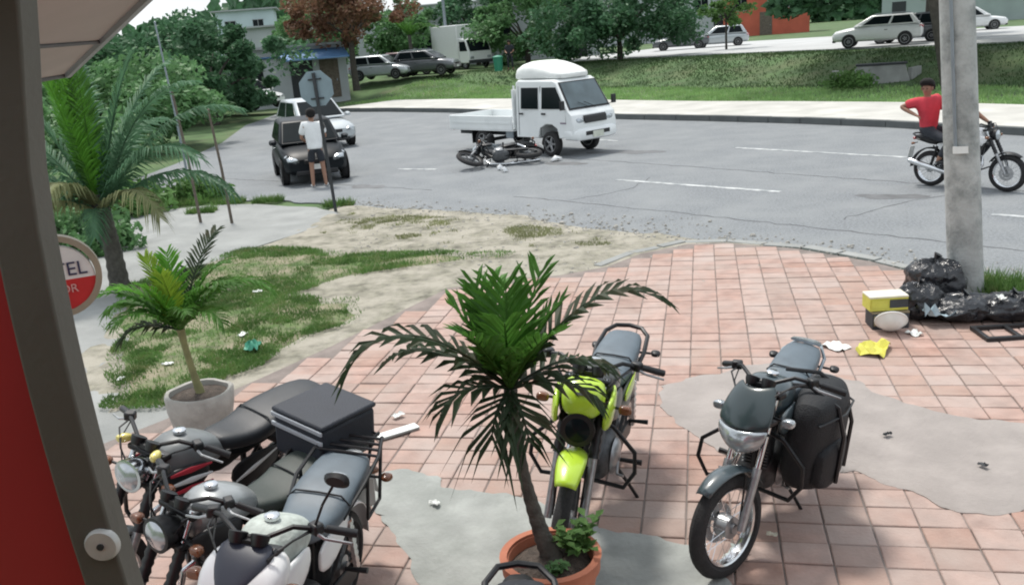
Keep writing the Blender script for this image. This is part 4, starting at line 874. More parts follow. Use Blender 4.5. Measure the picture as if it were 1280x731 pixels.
# soft bag hanging on that motorcycle
bg_ = thing('saddle_bag', tuple(blackm.location), blackm.rotation_euler.z, 'bulky black nylon bag hung on the left side of the slate black motorcycle', 'bag', None, lean=R(-9), scale=1.06)
bm0 = MB().sup([(.22, .22, .62, .05, .18, 3), (.18, .23, .62, .10, .26, 3.2), (.02, .26, .62, .145, .30, 3.4), (-.18, .26, .62, .145, .30, 3.4), (-.32, .24, .62, .11, .26, 3.2), (-.37, .23, .62, .05, .18, 3)], 24)
mk('bag_body', bm0, M_fabblk, bg_, sub=1)
mk('front_pocket', MB().sup([(.20, .32, .52, .03, .10, 3), (.10, .36, .52, .05, .15, 3.4), (-.08, .385, .52, .05, .15, 3.4), (-.22, .36, .52, .03, .10, 3)], 18), M_fabblk, bg_, sub=1)
for x in (.06, -.16): mk('strap', MB().tube([(x, .02, .90), (x, .20, .93), (x, .36, .85), (x + .01, .415, .70), (x, .42, .42)], .012, 6), M_blk, bg_)
mk('zip', MB().tube([(.20, .30, .78), (.02, .40, .81), (-.18, .40, .81), (-.33, .31, .78)], .006, 6), M_dkst, bg_)

A = motorcycle((-1.94, 4.80, .035), hd(-.62, -.785), 'black motorcycle with red and white tank graphics nearest the cement pot', mat('pale grey plastic', (.15, .165, .17), .4, var=.1), M_seat, lean=-8, steer=12, sc=1.0, wheels='spoke', front='lamp', tankm=mat('pale grey plastic', (.15, .165, .17)), sidem=M_blk, fend=mat('pale grey plastic', (.15, .165, .17)), lampm=M_chr, longseat=True, rail='none', seat_hi=.08, sw=1.25, group='motorcycles crowded beside the door post')
for s in (-1, 1):
    for k, (z, m_) in enumerate(((.86, M_redp), (.80, M_wht), (.75, M_redp))):
        mk('tank_stripe', MB().sup([(.28, s * .168, z + .02, .004, .008, 2.4), (.16, s * .172, z + .012, .005, .018, 2.6), (.02, s * .158, z - .01, .004, .006, 2.4)], 10), m_, A)
    mk('side_stripe', MB().sup([(-.14, s * .142, .64, .004, .006, 2.4), (-.26, s * .147, .68, .005, .016, 2.6), (-.44, s * .138, .73, .004, .005, 2.4)], 10), M_wht, A)
for s in (-1, 1): mk('yellow_marker', MB().sup([(.30, s * .13, 1.03, .02, .02, 2.4), (.34, s * .15, 1.03, .035, .03, 2.4), (.38, s * .16, 1.03, .02, .02, 2.4)], 12), M_amberp, A, sub=1)
B = motorcycle((-1.58, 4.19, .035), hd(-.62, -.785), 'motorcycle with a dark green seat and silver tank between two others', M_chr, M_seatgreen, lean=-7, steer=5, sc=.95, sw=1.3, wheels='alloy', front='lamp', tankm=mat('silver tank', (.30, .32, .325), .35, .3, var=.1, coat=.5), sidem=M_blk, fend=M_blk, rail='rack', lampm=M_blk, guards=False, group='motorcycles crowded beside the door post')
db = thing('delivery_box', (-1.136, 4.787, .80), B.rotation_euler.z, 'black delivery box with two silver bands on the rack of a motorcycle', 'delivery box', None, lean=R(-7))
mk('box_shell', MB().box((0, 0, .13), (.40, .41, .26)), M_boxblk, db, bevel=.025)
mk('lid', MB().box((0, 0, .275), (.412, .422, .03)), M_boxblk, db, bevel=.014)
for z in (.205, .265): mk('reflective_band', MB().box((.206, 0, z - .015), (.012, .415, .026)), M_silver, db, bevel=.004)
Cm = motorcycle((-1.23, 3.71, .035), hd(-.22, -.975), 'white motorcycle with grey seat and black luggage rack nearest the camera at left', M_wht, M_seatg, lean=-7, steer=-4, sc=1.0, wheels='alloy', front='visor', rail='rack', mirrors=(1,), sidem=M_wht, sw=1.2, tankm=mat('pale green cloth', (.42, .47, .44), .7, var=.2, scale=18, bump=.5, bscale=30), guards=False, group='motorcycles crowded beside the door post')
Em = motorcycle((-.10, 2.34, .035), hd(.06, -.998), 'black and white seat tail of a motorcycle at the bottom edge of the picture', M_wht, mat('black white seat cover', (.018, .02, .026), .5, var=.1, col2=(.5, .53, .56), thr=.56, soft=.02, scale2=9), lean=-6, sc=1.0, wheels='alloy', front='lamp', rail='loop', sidem=M_blk, group='motorcycles parked on the tiles')

# ------------------------------------------------------------------ cars
def carwheel(root, x, y, r, wd, name='wheel'):
    s = 1 if y > 0 else -1; A = Matrix.Translation((x, y, r)) @ Matrix.Rotation(R(-90 * s), 4, 'X'); h = wd / 2
    o = mk(name, MB().ring([(r * .60, -h), (r * .68, -h), (r * .68, h * .9), (r * .60, h * .9)], 24, A), M_alu, root)
    mk('tyre', MB().ring([(r * .64, -h), (r * .9, -h), (r, -h * .6), (r, h * .6), (r * .9, h), (r * .66, h)], 28, A), M_rub, o)
    sp = MB()
    for k in range(5):
        a = 6.283 * k / 5; sp.tube([(.03 * math.cos(a), .03 * math.sin(a), h * .6), (r * .63 * math.cos(a), r * .63 * math.sin(a), h * .6)], [.035, .022], 6)
    sp.lathe([(0, h * .75), (.05, h * .7), (.06, h * .4)], 14); sp.xf(A); mk('rim_spokes', sp, M_alu, o)
    mk('rim_back', MB().lathe([(0, h * .1), (r * .62, h * .1)], 20, A), M_dkst, o)
    return o
def car(loc, heading, label, paint, L=4.0, W=1.68, H=1.48, style='hatch', glass=M_glass, group='cars in the background', name='parked_car'):
    t = thing(name, loc, heading, label, 'car', group); hw = W / 2; zb = .92 if style != 'suv' else 1.0; lift = .0 if style != 'suv' else .06
    st = [(-L / 2, 0, .60, hw * .82, .20, 4), (-L / 2 + .10, 0, .58, hw * .94, .31, 4.5), (-L * .30, 0, .57, hw, .355, 5), (0, 0, .57, hw, .36, 5), (L * .20, 0, .565, hw, .345, 5), (L * .34, 0, .54, hw * .97, .31, 4.5), (L / 2 - .14, 0, .50, hw * .92, .25, 4), (L / 2, 0, .48, hw * .80, .14, 3.5)]
    k = zb / .93
    st = [(a, b, c * k + lift, d, e * k, f) for a, b, c, d, e, f in st]
    body = mk('body', MB().sup(st, 28), paint, t)
    xr0, xf0 = (-L * .47, L * .27) if style in ('hatch', 'suv') else (-L * .33, L * .24)
    xr1, xf1 = (-L * .38, L * .06) if style in ('hatch', 'suv') else (-L * .17, L * .05)
    z0, z1 = zb - .02 + lift, H; b, c = hw * .95, hw * .76
    Q = [(xr0, -b, z0), (xf0, -b, z0), (xf0, b, z0), (xr0, b, z0), (xr1, -c, z1), (xf1, -c, z1), (xf1, c, z1), (xr1, c, z1)]
    mk('cabin', MB().add(Q, [(3, 2, 1, 0), (4, 5, 6, 7), (0, 1, 5, 4), (1, 2, 6, 5), (2, 3, 7, 6), (3, 0, 4, 7)]), paint, t, bevel=.07)
    mk('windscreen', MB().panel([Q[1], Q[2], Q[6], Q[5]], .06, .94, .12, .90, .008), glass, t)
    mk('rear_window', MB().panel([Q[3], Q[0], Q[4], Q[7]], .08, .92, .2, .88, .008), glass, t)
    for s in (0, 1):
        f = [Q[0], Q[1], Q[5], Q[4]] if s == 0 else [Q[2], Q[3], Q[7], Q[6]]
        for u0, u1 in ((.09, .44), (.48, .88)):
            if s: u0, u1 = 1 - u1, 1 - u0
            mk('side_window', MB().panel(f, u0, u1, .12, .86, .008), glass, t)
        y = -1 if s == 0 else 1
        mk('door_handle', MB().box((-.10 * L, y * hw * 1.0, zb * .82), (.16, .03, .03)), M_dkst if paint is not M_carblk else M_chr, t, bevel=.008)
        mk('side_mirror', MB().sup([(L * .17, y * (hw + .08), zb + .05, .06, .05, 2.6), (L * .20, y * (hw + .08), zb + .05, .09, .07, 2.8), (L * .24, y * (hw + .08), zb + .04, .05, .04, 2.6)], 12), paint, t)
        mk('headlight', MB().sup([(L / 2 - .24, y * hw * .74, .66 * k + lift, .13, .07, 2.8), (L / 2 - .05, y * hw * .68, .60 * k + lift, .12, .065, 2.8), (L / 2 + .0, y * hw * .60, .58 * k + lift, .08, .04, 2.6)], 12), M_lens, t)
        mk('tail_light', MB().sup([(-L / 2 - .01, y * hw * .72, .74 * k + lift, .07, .07, 2.8), (-L / 2 + .14, y * hw * .84, .76 * k + lift, .09, .10, 2.8)], 12), M_redl, t)
        for xx in (-L * .31, L * .31):
            mk('wheel_arch', MB().lathe([(0, .012), (.335, .012), (.345, 0)], 26, Matrix.Translation((xx, y * hw * .995, .31 + lift)) @ Matrix.Rotation(R(-90 * y), 4, 'X')), M_blk, t)
            carwheel(t, xx, y * (hw - .075), .305 + lift * .4, .19)
    mk('grille', MB().box((L / 2 + .0, 0, .56 * k + lift), (.05, W * .36, .10)), M_blk, t, bevel=.02)
    mk('lower_bumper', MB().box((L / 2 - .06, 0, .30 + lift), (.16, W * .62, .12)), M_blk, t, bevel=.03)
    mk('number_plate', MB().box((L / 2 + .025, 0, .43 + lift), (.012, .34, .12)), M_paper, t)
    if style == 'suv':
        for y in (-1, 1): mk('roof_rail', MB().tube([(xr1 + .1, y * c * .92, z1 + .01), (xr1 + .2, y * c * .92, z1 + .06), (xf1 - .2, y * c * .92, z1 + .06), (xf1 - .1, y * c * .92, z1 + .01)], .018, 6), M_gal, t)
    return t
bc = car((-4.80, 22.75, 0), hd(.30, -.954), 'small black car stopped at the left road edge behind the standing man', M_carblk, L=3.4, W=1.56, H=1.42, group='cars on the near road', name='stopped_car')
car((-6.1, 30.5, 0), hd(.45, -.89), 'silver car on the road behind the small black car', M_carslv, L=4.1, H=1.5, group='cars on the near road', name='stopped_car')
car((19.9, 48.2, 1.04), hd(-.85, .42), 'white crossover car on the upper road right of centre', M_carwht, L=4.3, W=1.75, H=1.55, style='suv', name='white_car')
car((22.6, 50.5, 1.04), hd(-.75, .6), 'dark grey car behind the white crossover car', M_cargry, L=4.2, H=1.5)
car((14.2, 70.5, 1.02), hd(-.9, .2), 'dark car parked furthest left under the dark rounded tree', M_cargry, L=4.2, H=1.5, style='sedan')
car((17.0, 70.0, 1.02), hd(-.9, .2), 'grey car parked right of the dark car by the red wall', M_carslv, L=4.2, H=1.5)
car((-7.0, 58.5, 1.0), hd(.9, -.3), 'silver car parked on the grass edge by the rusty tree', M_carslv, L=4.0, H=1.45)
car((-4.2, 58.2, 1.0), hd(.9, -.3), 'dark car parked right of the silver car by the rusty tree', M_cargry, L=4.1, H=1.55, style='suv')
car((-5.4, 62.0, 1.0), hd(.9, -.3), 'maroon car behind the dark and silver parked cars', M_carmar, L=4.2, H=1.5)
car((31.5, 61.5, 1.02), hd(.9, -.3), 'white car at the top right corner beyond the slim trees', M_carwht, L=4.2, H=1.5, name='white_car')
car((-13.2, 49.5, .3), hd(.8, -.5), 'white car at the far left in front of the pale shops', M_carwht, L=4.0, H=1.5, name='white_car')

# ------------------------------------------------------------------ white truck
tr = thing('pickup_truck', (.95, 24.35, 0), hd(.655, -.756), 'white double cab flatbed truck standing over the fallen motorcycle', 'truck')
hw = .78
prof = [(2.18, .50), (2.22, .72), (2.16, 1.02), (2.05, 1.12), (1.62, 1.82), (1.50, 1.88), (.20, 1.90), (.12, 1.84), (.12, .46), (.95, .46), (1.02, .70), (1.22, .80), (1.45, .80), (1.64, .70), (1.70, .46)]
Mcab = MB()
rings = []
for y, kx in ((-hw, .93), (-hw + .06, 1.0), (hw - .06, 1.0), (hw, .93)):
    rings.append([(1.1 + (x - 1.1) * (1 if abs(y) < hw else .985), y * (1 if z < 1.1 else 1 - .10 * (z - 1.1) / .8), z if z < 1.8 else z - (.03 if abs(y) == hw else 0)) for x, z in prof])
n = len(prof); k = 0
for r_ in rings: Mcab.v += r_
for i in range(3):
    for j in range(n): a = i * n + j; b = i * n + (j + 1) % n; Mcab.f.append((a, b, b + n, a + n))
Mcab.f += [tuple(range(n)), tuple(range(3 * n, 4 * n))]
mk('cab', Mcab, M_wtruck, tr, bevel=.02, smooth=True)
def ty(z): return hw * (1 if z < 1.1 else 1 - .10 * (z - 1.1) / .8)
Wq = [(2.05, -ty(1.12) + .06, 1.12), (2.05, ty(1.12) - .06, 1.12), (1.62, ty(1.82) - .06, 1.82), (1.62, -ty(1.82) + .06, 1.82)]
mk('windscreen_seal', MB().panel(Wq, -.01, 1.01, .03, .98, .010), M_blk, tr); mk('windscreen', MB().panel(Wq, .03, .97, .09, .94, .016), M_shield, tr)
for s in (-1, 1): mk('wiper', MB().tube([(2.075, s * .1 + .1, 1.15), (1.99, s * .1 - .25, 1.31)], .008, 5), M_blk, tr)
for s in (-1, 1):
    def sq(pts): 
        c4 = [(x, s * (ty(z) + .001), z) for x, z in pts]
        return c4 if s < 0 else [c4[1], c4[0], c4[3], c4[2]]
    mk('front_side_window', MB().panel(sq([(1.12, 1.18), (1.93, 1.18), (1.60, 1.70), (1.12, 1.70)]), 0, 1, 0, 1, .012), M_glass, tr)
    mk('rear_side_window', MB().panel(sq([(.36, 1.18), (.98, 1.18), (.98, 1.70), (.36, 1.70)]), 0, 1, 0, 1, .012), M_glass, tr)
    for x0, x1 in ((.24, 1.04), (1.06, 1.95)):
        dm = MB()
        for a, b in (((x0, .52), (x0, 1.74)), ((x1, .86 if x1 > 1.2 else .52), (x1, 1.72 if x1 < 1.5 else 1.15))): dm.tube([(a[0], s * (ty(a[1]) + .002), a[1]), (b[0], s * (ty(b[1]) + .002), b[1])], .006, 4)
        mk('door_gap', dm, M_dkst, tr)
        mk('door_handle', MB().box((x0 + .12, s * (hw + .012), 1.06), (.14, .03, .045)), M_blk, tr, bevel=.008)
    mk('headlight', MB().sup([(1.95, s * .60, .90, .12, .06, 2.8), (2.16, s * .56, .89, .17, .075, 3), (2.215, s * .50, .87, .13, .055, 2.8)], 14), M_lens, tr, sub=1)
    mk('side_mirror', MB().box((2.00, s * .93, 1.28), (.06, .13, .22)).tube([(1.95, s * .76, 1.16), (2.0, s * .92, 1.2)], .012, 5), M_blk, tr, bevel=.015)
    mk('side_marker', MB().box((1.86, s * (hw + .006), .84), (.20, .012, .035)), mat('dim marker', (.2, .16, .2), .4), tr)
mk('grille', MB().prism([(2.19, .88), (2.235, .80), (2.225, .95), (2.18, 1.0)], -.40, .40), M_blk, tr, bevel=.01)
bu = mk('bumper', MB().sup([(1.90, 0, .55, .80, .15, 5), (2.12, 0, .55, .80, .16, 5), (2.24, 0, .54, .74, .15, 5), (2.28, 0, .53, .66, .11, 4)], 24), M_wtruck, tr)
mk('bumper_grille', MB().box((2.275, 0, .56), (.03, .86, .10)), M_blk, bu, bevel=.01); mk('number_plate', MB().box((2.295, 0, .52), (.012, .38, .15)), mat('plate pale', (.55, .58, .50), .5), bu)
for s in (-1, 1): mk('fog_lamp', MB().lathe([(0, .03), (.05, .025), (.055, 0)], 16, Matrix.Translation((2.24, s * .56, .50)) @ Matrix.Rotation(R(90), 4, 'Y')), M_lens, bu)
mk('roof_cover', MB().sup([(-.04, 0, 1.94, .52, .12, 4, .05), (.04, 0, 1.95, .62, .28, 4, .06), (.40, 0, 1.96, .67, .40, 3.6, .07), (.85, 0, 1.96, .66, .36, 3.4, .07), (1.35, 0, 1.94, .64, .21, 3.6, .06), (1.62, 0, 1.91, .58, .07, 4, .03)], 26), mat('white tarpaulin', (.74, .76, .74), .6, var=.06, scale=3, bump=.6, bscale=5), tr, sub=1)
mk('chassis', MB().box((-.4, .32, .50), (4.6, .10, .13)).box((-.4, -.32, .50), (4.6, .10, .13)).box((-1.2, 0, .48), (.12, .64, .1)).box((.4, 0, .48), (.5, .8, .16)), M_dkst, tr)
mk('bed_floor', MB().box((-1.30, 0, .63), (2.62, 1.62, .07)), M_wtruck, tr, bevel=.01)
for s in (-1, 1): mk('bed_side', MB().box((-1.30, s * .80, .81), (2.62, .045, .36)), M_wtruck, tr, bevel=.012); mk('bed_side_rib', MB().box((-1.30, s * .828, .81), (2.5, .012, .05)), M_wtruck, tr)
mk('tailgate', MB().box((-2.62, 0, .81), (.045, 1.56, .36)), M_wtruck, tr, bevel=.012); mk('headboard', MB().box((.045, 0, 1.16), (.05, 1.56, 1.0)), M_wtruck, tr, bevel=.012)
for y in (-.7, -.35, 0, .35, .7): mk('headboard_post', MB().box((.045, y, 1.70), (.04, .04, .12)), M_wtruck, tr)
mk('side_guard', MB().box((-.20, -.72, .62), (.28, .05, .42)).box((-.20, .72, .62), (.28, .05, .42)), M_gal, tr, bevel=.02)
for s in (-1, 1):
    carwheel(tr, 1.33, s * .68, .31, .19); carwheel(tr, -1.28, s * .68, .31, .22)
    mk('mud_flap', MB().box((-1.70, s * .66, .42), (.015, .24, .36)), M_blk, tr)
    mk('rear_lamp', MB().box((-2.60, s * .58, .62), (.06, .24, .10)), M_redl, tr, bevel=.01)
mk('axle', MB().tube([(-1.28, -.6, .31), (-1.28, .6, .31)], .05, 8), M_dkst, tr)

fallen = motorcycle((.25, 22.05, .12), hd(-.93, -.25), 'dark motorcycle lying on its side beside the truck wheels', M_blk, M_seat, lean=0, steer=20, sc=1.0, wheels='alloy', front='lamp', tankm=M_slate, sidem=M_blk, lampm=M_chr, stand=False, group='motorcycles on the road')
fallen.rotation_euler = (R(82), 0, hd(-.96, -.20)); fallen.location = (.02, 21.45, .20); fallen.scale = (1.14,) * 3
deb = [((-.05, 21.15), .10, 'white broken fairing piece beside the fallen motorcycle'), ((.05, 20.75), .09, 'small white fragment on the asphalt nearest the camera by the crash'), ((1.30, 21.95), .16, 'pale torn panel lying under the truck front wheel')]
for (x, y), s_, lb in deb:
    t = thing('broken_panel', (x, y, .01), random.uniform(0, 3), lb, 'debris')
    q = MB().loft([[(-s_, -s_ * .6, 0), (0, -s_ * .75, .07), (s_, -s_ * .4, .02)], [(-s_ * .9, 0, .03), (0, 0, .13), (s_ * 1.1, .0, .07)], [(-s_ * .6, s_ * .6, 0), (0, s_ * .7, .08), (s_ * .8, s_ * .5, 0)]], cap=False, closed=False)
    mk('shell', q, M_wht, t, sol=.006); mk('bracket', MB().tube([(-s_ * .5, 0, .0), (0, 0, .10)], .012, 5), M_blk, t)

# ------------------------------------------------------------------ people
def skin(name, J, E_, material, parent, root, sub=2):
    me = bpy.data.meshes.new(name); names = list(J); ix = {n: i for i, n in enumerate(names)}
    me.from_pydata([J[n][0] for n in names], [(ix[a], ix[b]) for a, b in E_], [])
    o = bpy.data.objects.new(name, me); COL.objects.link(o); o.modifiers.new('Skin', 'SKIN')
    for i, n in enumerate(names):
        sv = me.skin_vertices[0].data[i]; r = J[n][1]; sv.radius = r if hasattr(r, '__len__') else (r, r); sv.use_root = (n == root)
    m = o.modifiers.new('Subdivision', 'SUBSURF'); m.levels = sub; m.render_levels = sub
    bpy.context.view_layer.update()
    res = bpy.data.meshes.new_from_object(o.evaluated_get(bpy.context.evaluated_depsgraph_get())); bpy.data.objects.remove(o)
    q = mk(name, res, material, parent); q.name = name; return q
def chain(*n): return list(zip(n[:-1], n[1:]))
def person(loc, heading, label, pose, shirt, trousers, skinm=M_skin, helmet=False, shorts=False, shoem=M_shoe, sleeves='short', hairm=M_hair):
    """pose: joint positions in metres, x forward, y left, z up"""
    t = thing('person', loc, heading, label, 'person'); p = pose; V = Vector
    nk = V(p['neck']); hdp = V(p['head']); pv = V(p['pelvis']); ch = V(p['chest'])
    J = {'pelvis': (p['pelvis'], (.13, .10)), 'waist': (tuple(pv.lerp(ch, .5)), (.125, .09)), 'chest': (p['chest'], (.145, .10)), 'neckb': (tuple(ch.lerp(nk, .75)), (.07, .06)), 'neck': (p['neck'], .05), 'jaw': (tuple(nk.lerp(hdp, .45)), (.066, .07)), 'head': (p['head'], (.078, .092)), 'crown': (tuple(hdp + (hdp - nk).normalized() * .085), (.055, .065))}
    E_ = chain('pelvis', 'waist', 'chest', 'neckb', 'neck', 'jaw', 'head', 'crown')
    for s in 'lr':
        for nme, rr in (('sh', .062), ('el', .042), ('wr', .030), ('hip', .088), ('kn', .058), ('an', .042)): J[nme + s] = (p[nme + s], rr)
        w_ = V(p['wr' + s]); e_ = V(p['el' + s]); d = (w_ - e_).normalized(); pal = w_ + d * .055
        J['palm' + s] = (tuple(pal), (.034, .020)); E_ += chain('chest', 'sh' + s, 'el' + s, 'wr' + s, 'palm' + s)
        sd_ = d.cross(V((0, 0, 1))); sd_ = sd_.normalized() if sd_.length > .1 else V((0, 1, 0)); dn = d.cross(sd_)
        for k, (o_, L_) in enumerate(((-.024, .065), (-.008, .075), (.008, .070), (.024, .055))):
            b = pal + sd_ * o_ + d * .022; m_ = b + d * L_ * .55; e2 = m_ + d * L_ * .3 + dn * L_ * .35
            J['f%s%da' % (s, k)] = (tuple(b), .010); J['f%s%db' % (s, k)] = (tuple(m_), .009); J['f%s%dc' % (s, k)] = (tuple(e2), .007); E_ += chain('palm' + s, 'f%s%da' % (s, k), 'f%s%db' % (s, k), 'f%s%dc' % (s, k))
        th = w_ + d * .02 - sd_ * .03; J['t%sa' % s] = (tuple(th), .012); J['t%sb' % s] = (tuple(th + d * .04 - sd_ * .02), .009); E_ += chain('wr' + s, 't%sa' % s, 't%sb' % s)
        an = V(p['an' + s]); toe = V(p['toe' + s]); J['heel' + s] = (tuple(an + (an - toe).normalized() * .02 - V((0, 0, .05))), .036); J['toe' + s] = (p['toe' + s], (.042, .026))
        E_ += chain('pelvis', 'hip' + s, 'kn' + s, 'an' + s, 'heel' + s, 'toe' + s)
    body = skin('body', J, E_, skinm, t, 'pelvis')
    # face, ears, hair
    fwd = V(p.get('face', (1, 0, 0))).normalized(); up = (hdp - nk).normalized(); lf = up.cross(fwd).normalized()
    Fm = Matrix((fwd, lf, up)).transposed().to_4x4(); Fm.translation = hdp
    mk('nose', MB().add([(.085, -.016, -.02), (.085, .016, -.02), (.112, 0, -.018), (.084, 0, .03)], [(0, 1, 2), (0, 2, 3), (1, 3, 2), (0, 3, 1)], Fm), skinm, body)
    for s in (-1, 1):
        mk('ear', MB().sup([(-.02, s * .084, .0, .01, .03, 2.2), (0, s * .092, .0, .010, .034, 2.2), (.02, s * .086, 0, .008, .026, 2.2)], 10).xf(Fm), skinm, body)
        mk('eye', MB().sup([(.082, s * .032, .012, .010, .005, 2), (.090, s * .032, .012, .012, .008, 2), (.094, s * .032, .012, .006, .004, 2)], 10).xf(Fm), M_hair, body)
    mk('mouth', MB().sup([(.084, 0, -.048, .02, .004, 2), (.092, 0, -.048, .022, .006, 2), (.095, 0, -.048, .012, .003, 2)], 10).xf(Fm), mat('lips', (.22, .08, .07), .6), body)
    if helmet:
        mk('helmet', MB().sup([(-.15, 0, .02, .07, .09, 2.2), (-.12, 0, .02, .12, .14, 2.4), (-.02, 0, .02, .14, .165, 2.4, .15), (.08, 0, .03, .125, .13, 2.4, .13), (.13, 0, .04, .08, .07, 2.2)], 20).xf(Fm), M_blk, t, sub=1)
    else:
        mk('hair', MB().sup([(-.135, 0, .0, .06, .07, 2.2), (-.115, 0, .015, .105, .115, 2.3, .10), (-.03, 0, .06, .118, .125, 2.3, .07), (.06, 0, .10, .105, .080, 2.3, .03), (.105, 0, .095, .07, .045, 2.2, .02)], 18).xf(Fm), hairm, t, sub=1)
    # clothes
    S_ = {'a': (tuple(pv.lerp(ch, -.25)), (.185, .145)), 'b': (tuple(pv.lerp(ch, .45)), (.175, .135)), 'c': (p['chest'], (.185, .135)), 'd': (tuple(ch.lerp(nk, .74)), (.105, .095))}
    Es = chain('a', 'b', 'c', 'd')
    for s in 'lr':
        sh = V(p['sh' + s]); e_ = V(p['el' + s]); S_['s' + s] = (tuple(sh + V((0, 0, .005))), .108); S_['e' + s] = (tuple(sh.lerp(e_, .78)), .078); Es += chain('c', 's' + s, 'e' + s)
    mk_sh = skin('shirt', S_, Es, shirt, t, 'b')
    Tq = {'w': (tuple(pv + V((0, 0, .05))), (.155, .118)), 'p': (p['pelvis'], (.16, .122))}; Et = [('w', 'p')]
    for s in 'lr':
        hp = V(p['hip' + s]); kn = V(p['kn' + s]); an = V(p['an' + s])
        Tq['h' + s] = (tuple(hp), .108); Tq['k' + s] = (tuple(hp.lerp(kn, .86 if shorts else 1)), .085 if shorts else .074); Et += chain('p', 'h' + s, 'k' + s)
        if not shorts: Tq['a' + s] = (tuple(kn.lerp(an, .9)), .058); Et += chain('k' + s, 'a' + s)
    skin('trousers', Tq, Et, trousers, t, 'p')
    for s in 'lr':
        an = V(p['an' + s]); toe = V(p['toe' + s]); d = (toe - an); d.z = 0; d = d.normalized(); b = V((an.x, an.y, an.z - .045))
        skin('shoe', {'a': (tuple(b - d * .03), (.05, .042)), 'b': (tuple(b + d * .08), (.05, .036)), 'c': (tuple(b + d * .17 - V((0, 0, .01))), (.045, .028))}, chain('a', 'b', 'c'), shoem, t, 'a')
    return t
stand = dict(pelvis=(0, 0, .92), chest=(.04, 0, 1.26), neck=(.05, 0, 1.48), head=(.07, 0, 1.60), face=(1, .1, -.35), shl=(.03, .19, 1.40), shr=(.03, -.19, 1.40), ell=(.06, .27, 1.12), elr=(.08, -.27, 1.12), wrl=(.28, .20, 1.04), wrr=(.30, -.14, 1.05), hipl=(0, .09, .88), hipr=(0, -.09, .88), knl=(.03, .12, .48), knr=(.04, -.13, .48), anl=(-.02, .14, .085), anr=(-.01, -.15, .085), toel=(.15, .16, .03), toer=(.16, -.17, .03))
person((-4.22, 20.80, .0), hd(-.2, .98), 'man in white shirt and dark shorts standing beside the small black car', stand, M_shirtw, M_jean, M_skind, shorts=True)

rm = motorcycle((7.65, 14.72, 0), hd(.60, -.80), 'dark motorcycle with two people passing behind the utility pole', M_blk, M_seat, lean=0, steer=0, sc=1.0, wheels='spoke', front='lamp', tankm=M_wht, fend=M_blk, sidem=M_wht, stand=False, group='motorcycles on the road')
rid = dict(pelvis=(-.28, 0, .92), chest=(-.22, 0, 1.24), neck=(-.19, 0, 1.45), head=(-.16, 0, 1.57), face=(1, 0, -.1), shl=(-.19, .19, 1.37), shr=(-.19, -.19, 1.37), ell=(-.04, .33, 1.17), elr=(-.04, -.33, 1.17), wrl=(.10, .36, 1.06), wrr=(.10, -.36, 1.06), hipl=(-.26, .10, .90), hipr=(-.26, -.10, .90), knl=(.22, .22, .74), knr=(.22, -.22, .74), anl=(-.06, .22, .40), anr=(-.06, -.22, .40), toel=(.10, .24, .35), toer=(.10, -.24, .35))
person(tuple(rm.location), rm.rotation_euler.z, 'motorcycle driver in red with black helmet, mostly hidden by the utility pole', rid, M_shirtr, M_jean, M_skind, helmet=True, shoem=M_blk)
pil = dict(pelvis=(-.70, 0, .96), chest=(-.74, .0, 1.30), neck=(-.75, 0, 1.51), head=(-.75, -.02, 1.63), face=(.15, -1, -.1), shl=(-.68, .18, 1.43), shr=(-.79, -.19, 1.43), ell=(-.56, .30, 1.22), elr=(-1.02, -.36, 1.36), wrl=(-.22, .20, 1.10), wrr=(-.80, -.33, 1.24), hipl=(-.68, .11, .94), hipr=(-.68, -.11, .94), knl=(-.20, .25, .80), knr=(-.20, -.25, .80), anl=(-.38, .24, .50), anr=(-.38, -.24, .50), toel=(-.22, .26, .45), toer=(-.22, -.26, .45))
person(tuple(rm.location), rm.rotation_euler.z, 'passenger in a red shirt on the motorcycle, elbow out, looking across the road', pil, M_shirtr, M_jean, M_skind, shoem=M_blk)

# ------------------------------------------------------------------ rubbish by the pole
def bag(loc, label, r, seed, group='black rubbish bags'):
    t = thing('rubbish_bag', loc, 0, label, 'rubbish bag', group); mb = MB(); n, m_ = 56, 30
    for i in range(m_ + 1):
        f = i / m_; z = r[2] * (1 - math.cos(math.pi * f)) * .5; w_ = math.sin(math.pi * f) ** .55 if 0 < f < 1 else 0.02
        for j in range(n):
            a = 6.283 * j / n; q = 1 + .22 * mnoise.noise((math.cos(a) * 2 + seed, math.sin(a) * 2, f * 3)) + .10 * mnoise.noise((math.cos(a) * 6 + seed, math.sin(a) * 6, f * 8)) - .16 * abs(mnoise.noise((math.cos(a) * 4 + seed * 3, math.sin(a) * 4, f * 4 + 7))) - .09 * abs(mnoise.noise((math.cos(a) * 10 + seed, math.sin(a) * 10 + 3, f * 9)))
            mb.v.append((math.cos(a) * r[0] * w_ * q, math.sin(a) * r[1] * w_ * q, max(0, z - .14 * r[2] * f * abs(mnoise.noise((math.cos(a) * 3 * w_ + seed, math.sin(a) * 3 * w_, seed))) + .08 * r[2] * mnoise.noise((math.cos(a) * 5, math.sin(a) * 5 + seed, f * 5)))))
    for i in range(m_):
        for j in range(n): a = i * n + j; b = i * n + (j + 1) % n; mb.f.append((a, b, b + n, a + n))
    mk('sack', mb, M_bag, t)
    mk('knot', MB().tube([(0, 0, r[2] * .9), (.01, .01, r[2] * 1.03), (.03, 0, r[2] * 1.12)], [.05, .02, .045], 8), M_bag, t)
    return t
bag((4.32, 8.85, .03), 'tallest black rubbish bag left of the utility pole', (.30, .28, .46), 1)
bag((3.98, 8.45, .03), 'shiny black rubbish bag beside the yellow box', (.24, .22, .34), 2)
bag((4.35, 8.30, .03), 'low spreading black rubbish bag in front of the utility pole', (.36, .24, .24), 3)
bag((4.78, 8.22, .03), 'flattened black rubbish bag at the right end of the pile', (.36, .24, .24), 4)
